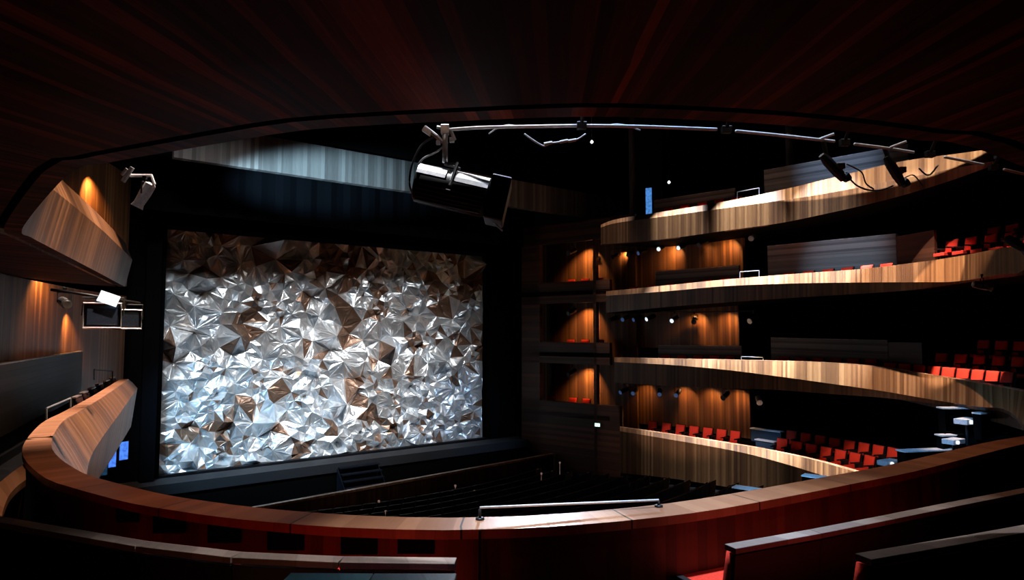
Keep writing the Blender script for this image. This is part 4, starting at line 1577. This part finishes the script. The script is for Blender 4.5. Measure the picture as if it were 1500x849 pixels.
# two black profile lamps hanging from the pipe
for k, (top, mid, low, lb) in enumerate((((1206, 206), (1212, 236), (1236, 262), 'left'), ((1296, 218), (1304, 240), (1322, 270), 'right'))):
    y_ = bp(top[0], top[1], 1.3).y
    pt = atY(top[0], top[1], y_)
    r_ = thing('hanging_lamp', 'black profile lamp hanging below the pipe, the %s of the pair' % lb, 'spotlight', pt, (0, 0, 0), 'black lamps under the pipe')
    pm, pl_ = atY(mid[0], mid[1], y_), atY(low[0], low[1], y_ + 0.03)
    wpart(MB().tube([pt, pm], 0.016, 8).build('hanger', M['lamp_black'], None), r_)
    dd = (pl_ - pm)
    wpart(MB().tube([pm - dd * 0.35, pm, pm + dd * 0.55, pl_], [0.022, 0.034, 0.034, 0.026], 12).build('body', M['lamp_black'], None), r_)
    d2 = pl_ + Vector((0.03, 0, 0.02))
    wpart(MB().tube([pl_, d2], [0.028, 0.034], 12).build('lens_hood', M['lamp_black'], None), r_)
    wpart(MB().box(pm + Vector((0.05, 0, 0.0)) + dd * 0.3, (0.05, 0.05, 0.04)).build('gel_frame', M['oak_dark'], None), r_)
# lamp at the right end of the second tier front and a small bracket lamp below it
p = atY(1488, 338, 11.6)
stage_light(p, 0.5, 'black lamp mounted over the right end of the second balcony front', None, M['lens_blue'], 1.0, 0.7)
p = atY(1438, 404, 14.0)
stage_light(p, 1.2, 'small pale lamp clamped under the second balcony front at right', None, M['steel'], 0.9, 0.3, M['steel'])

# lights at the upper left, hung from the overhead tier
lamp = stage_light(atY(212, 262, 8.6), -1.4, 'white-bodied lamp hanging at upper left under the overhead tier', None, M['lens'], 0.9, 1.1, M['white_metal'])
p0, p1, p2 = atY(190, 257, 8.6), atY(222, 257, 8.6), atY(226, 270, 8.6)
tag(MB().tube([p0, p1, p2], 0.022, 8).build('lamp_bracket', M['white_metal']), 'pale L-shaped bracket at upper left above the white lamp', 'bracket')
p0, p1 = atY(180, 266, 8.5), atY(194, 245, 8.5)
mm = MB().tube([p0, p1], 0.03, 8)
mm.tube([atY(178, 256, 8.5), atY(186, 247, 8.5)], 0.02, 8)
tag(mm.build('clamp_arm', M['steel']), 'slanted steel clamp arm at upper left beside the bracket', 'clamp')
spot('house_spot', (-3.5, 6.0, 0.6), (-5.0, 8.6, 2.1), 12, 40, 0.9, COOL, 0.05)


# floodlights under the overhead tier on the left
def flood(loc, rz, label, wd, ht, dp, lit):
    r = thing('floodlight', label, 'floodlight', loc, (0, 0, rz), 'floodlights at the left')
    MB().box((0, 0, -ht / 2 - 0.1), (wd, dp, ht)).build('housing', M['lamp_black'], r)
    mm = MB()
    e = 0.02
    x, z0, z1, y = wd / 2, -0.1 - ht, -0.1, -dp / 2 - 0.01
    mm.tube([(-x, y, z0), (-x, y, z1), (x, y, z1), (x, y, z0), (-x, y, z0)], e, 6)
    mm.build('front_frame', M['steel'], r)
    MB().box((0, y + 0.005, (z0 + z1) / 2), (wd * 0.8, 0.02, ht * 0.75)).build('lens', M['lens'], r)
    MB().tube([(-x * 1.1, 0, (z0 + z1) / 2), (-x * 1.1, 0, 0), (x * 1.1, 0, 0), (x * 1.1, 0, (z0 + z1) / 2)], 0.018, 6).build('yoke', M['lamp_black'], r)
    if lit:
        MB().box((wd * 0.15, -dp / 2 - 0.03, -0.02), (wd * 0.55, 0.03, ht * 0.45), Matrix.Rotation(0.35, 4, 'Y')).build('glowing_flap', M['bulb'], r)  # flap's brightness is put in as its own glow, though it is no lamp
    return r


flood(atY(152, 436, 11.2), 0.5, 'boxy floodlight with bright white flap under the left tier', 0.55, 0.42, 0.3, True)
flood(atY(187, 446, 11.6), 0.6, 'smaller boxy floodlight right of the one with the white flap', 0.42, 0.33, 0.3, False)
p = atY(95, 424, 11.0)
stage_light(p, 0.8, 'small pale lamp left of the boxy floodlights', None, M['steel'], 0.9, 0.2, M['steel'])
hang_bar('lighting_bar', [atY(75, 424, 10.9), atY(130, 432, 11.0), atY(205, 444, 11.8)], 'dark lighting bar carrying the left floodlights')

# steel guard frames
def guard(px, depth, label, mat, r=0.018):
    P = [atY(x, y, d_) for (x, y), d_ in zip(px, depth)]
    root = thing('guard_rail', label, 'guard rail', P[0])
    wpart(MB().tube([P[1], P[2]], r, 8).build('top_bar', mat, None), root)
    wpart(MB().tube([P[0], P[1]], r, 8).build('post', mat, None), root)
    wpart(MB().tube([P[3], P[2]], r, 8).build('post', mat, None), root)
    return root


guard([(68, 616), (68, 598), (103, 583), (103, 604)], (11.3, 11.3, 12.6, 12.6), 'pale steel guard frame standing behind the left rail', M['steel'])
guard([(138, 556), (138, 541), (165, 543), (165, 556)], (16.5, 16.5, 17.5, 17.5), 'dark guard frame farther along the left rail', M['lamp_black'])
for (x0, y0, x1, y1, dp_, lb) in ((1080, 281, 1112, 275, 29.0, 'top'), (1084, 398, 1112, 396, 28.5, 'second'), (1086, 522, 1118, 523, 28.5, 'third')):
    guard([(x0, y0 + 14), (x0, y0), (x1, y1), (x1, y1 + 14)], (dp_, dp_, dp_ - 0.8, dp_ - 0.8), 'thin steel guard rail in the gap between slats on the %s tier' % lb, M['steel'], 0.02)

# blue monitors hanging below the left rail
for k, (x, y, d_, mt) in enumerate(((181, 645, 18.6, 'screen'), (163, 655, 18.0, 'screen'), (150, 666, 17.4, 'screen_dim'), (139, 676, 16.8, 'screen_dim'))):
    p = atY(x, y, d_)
    r_ = thing('monitor', 'blue-lit monitor under the left rail, %s from the curtain' % ORD[k], 'monitor', p, (0, 0, math.radians(62)), 'monitors under the left rail')
    MB().box((0, 0, -0.28), (0.30, 0.06, 0.56)).build('casing', M['lamp_black'], r_)
    MB().box((0, -0.034, -0.28), (0.24, 0.012, 0.5)).build('screen', M[mt], r_)
    MB().tube([(0, 0.02, 0.0), (0, 0.02, 0.28)], 0.02, 8).build('bracket', M['lamp_black'], r_)

# ------------------------------------------------------------------ consoles and lit edges at the right, beyond our rail
M['riser'] = plain('blue_riser', (0.02, 0.05, 0.09), 0.7)
M['desk'] = plain('desk_top', (0.75, 0.75, 0.78), 0.5)
desks = [((1075, 711), (1138, 720), -5.1, 0.45, 'lit desk top beyond the rail, nearest the stalls rows'),
         ((1176, 694), (1244, 703), -4.6, 0.45, 'lit desk top beyond the rail below the oak front end'),
         ((1318, 659), (1424, 655), -3.3, 0.35, 'long lit desk top left of the lower bright projector'),
         ((1374, 636), (1500, 634), -2.9, 0.3, 'long dim desk top between the two bright projectors'),
         ((1376, 596), (1480, 596), -2.15, 0.3, 'long grey desk top under the right end of the oak rail'),
         ((1430, 604), (1484, 600), -2.2, 0.25, 'short grey desk top behind the long grey one')]
for (a, b, z, dp_, lb) in desks:
    pa, pb = bp(a[0], a[1], z), bp(b[0], b[1], z)
    d_ = (pb - pa); wd = d_.length; d_.normalize()
    rz = math.atan2(d_.y, d_.x)
    c = (pa + pb) / 2
    r_ = thing('control_desk', lb, 'desk', (c.x, c.y, z - 0.75), (0, 0, rz))
    MB().box((0, 0, 0.73), (wd, dp_, 0.04)).build('desk_top', M['desk'], r_)
    MB().box((0, dp_ * 0.4, 0.45), (wd * 0.96, 0.04, 0.5)).build('modesty_panel', M['black'], r_)
    for sx in (-1, 1):
        MB().box((sx * wd * 0.47, 0, 0.36), (0.05, dp_ * 0.8, 0.72)).build('leg', M['black'], r_)
    m = MB().box((c.x, c.y, z - 1.15), (wd * 0.8, 0.9, 0.8), Matrix.Rotation(rz, 4, 'Z'))
    struct(m.build('floor', M['black']), 'dark platform under a desk on the right')
for (x, y, z, sz, lb) in ((1416, 622, -2.6, 0.5, 'pale projector with teal glow on the right, upper of the two'),
                          (1397, 651, -3.1, 0.45, 'white projector on the right, lower of the two'),
                          (1302, 682, -4.1, 0.5, 'pale projector at the end of the red seat block')):
    p = bp(x, y, z)
    r_ = thing('projector', lb, 'projector', (p.x, p.y, p.z), (0, 0, 0.5))
    MB().box((0, 0, sz * 0.22), (sz * 1.3, sz * 0.7, sz * 0.3)).build('case', M['white_metal'], r_)
    MB().tube([(-sz * 0.3, -sz * 0.36, sz * 0.22), (-sz * 0.3, -sz * 0.46, sz * 0.22)], sz * 0.11, 14).build('lens', M['lens_glow'], r_)
    MB().box((0, 0, sz * 0.03), (sz * 0.5, sz * 0.5, sz * 0.06)).build('foot', M['lamp_black'], r_)
    MB().tube([(0, 0, -0.6), (0, 0, -0.57), (0, 0, -0.56), (0, 0, 0.0)], [0.2, 0.2, 0.04, 0.04], 12).build('stand', M['lamp_black'], r_)
spot('desk_spot', (5.5, 13.0, 2.5), (12.2, 18.2, -3.2), 2600, 36, 1.0, (0.2, 0.52, 1.0), 0.05)
spot('desk_spot', (3.0, 14.0, 2.6), (8.8, 20.8, -5.0), 6000, 22, 1.0, (0.2, 0.55, 1.0), 0.05)
# blue-white lit edges left of the red seat block on the lowest tier
for k, (a, b, lb) in enumerate((((1101, 627), (1146, 632), 'upper blue-white lit step edge left of the red seat block'),
                                ((1108, 643), (1137, 647), 'lower blue-white lit step edge left of the red seat block'))):
    pl = T4O2 if k == 0 else T4O
    pa, pb = onplan(pl, *a), onplan(pl, *b)
    d_ = (pb - pa)
    ctr = (pa + pb) / 2
    r_ = thing('step_edge', lb, 'step', ctr, (0, 0, math.atan2(d_.y, d_.x)))
    MB().box((0, 0, 0), (d_.length, 0.3, 0.05)).build('nosing', M['white_metal'], r_)
    MB().box((0, 0.02, -0.3), (d_.length * 0.98, 0.2, 0.56)).build('riser', M['riser'], r_)
p = onplan(T4O, 1122, 636)
spot('desk_spot', (p.x - 3, p.y - 2, p.z + 2.6), p, 160, 26, 0.8, (0.12, 0.5, 1.0), 0.05)

# ------------------------------------------------------------------ small lit things
p = onplan(offset_poly(BOX, -0.12), 875, 622)
r_ = thing('exit_sign', 'tiny pale green lit exit sign over the door beside the boxes', 'sign', p, (0, 0, -0.6))
MB().box((0, 0.05, 0), (0.36, 0.08, 0.24)).build('housing', M['lamp_black'], r_)
MB().box((0, 0.0, 0), (0.30, 0.03, 0.18)).build('lit_face', M['exit'], r_)
d_ = onplan(offset_poly(T1_D, 3.0), 951, 300)
MBd = MB()
MBd.box((0, 0, 0), (0.9, 0.12, 2.2))
o = MBd.build('door_1', M['lamp_black'])
o.location = (d_.x, d_.y, d_.z); o.rotation_euler = (0, 0, -0.5)
struct(o, 'narrow blue-lit doorway on the top tier')
mm = MB().box((0.0, -0.075, 0.2), (0.34, 0.03, 1.5))
mm.build('door_glass', M['door_glow'], o)
for k, (x, y, d2, lb) in enumerate(((867, 208, 30.0, 'tiny white lamp shining high in the dark above the stage'), (980, 267, 33.0, 'tiny white lamp shining on the dark wall over the top tier'))):
    p = atY(x, y, d2)
    mm = MB().tube([p + Vector((0, 0, -0.07)), p, p + Vector((0, 0, 0.09))], [0.03, 0.085, 0.03], 10)
    o = tag(mm.build('work_lamp', M['bulb']), lb, 'lamp')
    MB().tube([p + Vector((0, 0, 0.07)), Vector((p.x, p.y, 17.46))], 0.01, 6).build('cord', M['cable'], o)
for k, x in enumerate((926, 1158)):
    p0 = onplan(offset_poly(T1_D, 2.6), x, 250)
    p0.z = 5.6
    o = MB().tube([p0, Vector((p0.x, p0.y, 17.4))], 0.18, 16).build('wall_column', M['slat_v'])
    struct(o, 'dim round column at the back of the top tier')
# music stand in the pit
p = bp(385, 722, -7.2)
r_ = thing('music_stand', 'pale music stand in the dark orchestra pit at left', 'music stand', (p.x, p.y, -8.6), (0, 0, 0.6))
MB().tube([(0, 0, 0.05), (0, 0, 1.2)], 0.015, 8).build('pole', M['steel'], r_)
MB().box((0, 0, 1.35), (0.55, 0.03, 0.36), Matrix.Rotation(-0.4, 4, 'X')).build('desk', M['white_metal'], r_)
for k in range(3):
    an = k * 2.094
    MB().tube([(0, 0, 0.25), (0.3 * math.cos(an), 0.3 * math.sin(an), 0.02)], 0.012, 6).build('foot', M['steel'], r_)

# ------------------------------------------------------------------ raise everything so that the stalls floor starts near z = 0
for o in list(sc.objects):
    if o.parent is None:
        o.location.z += EYE
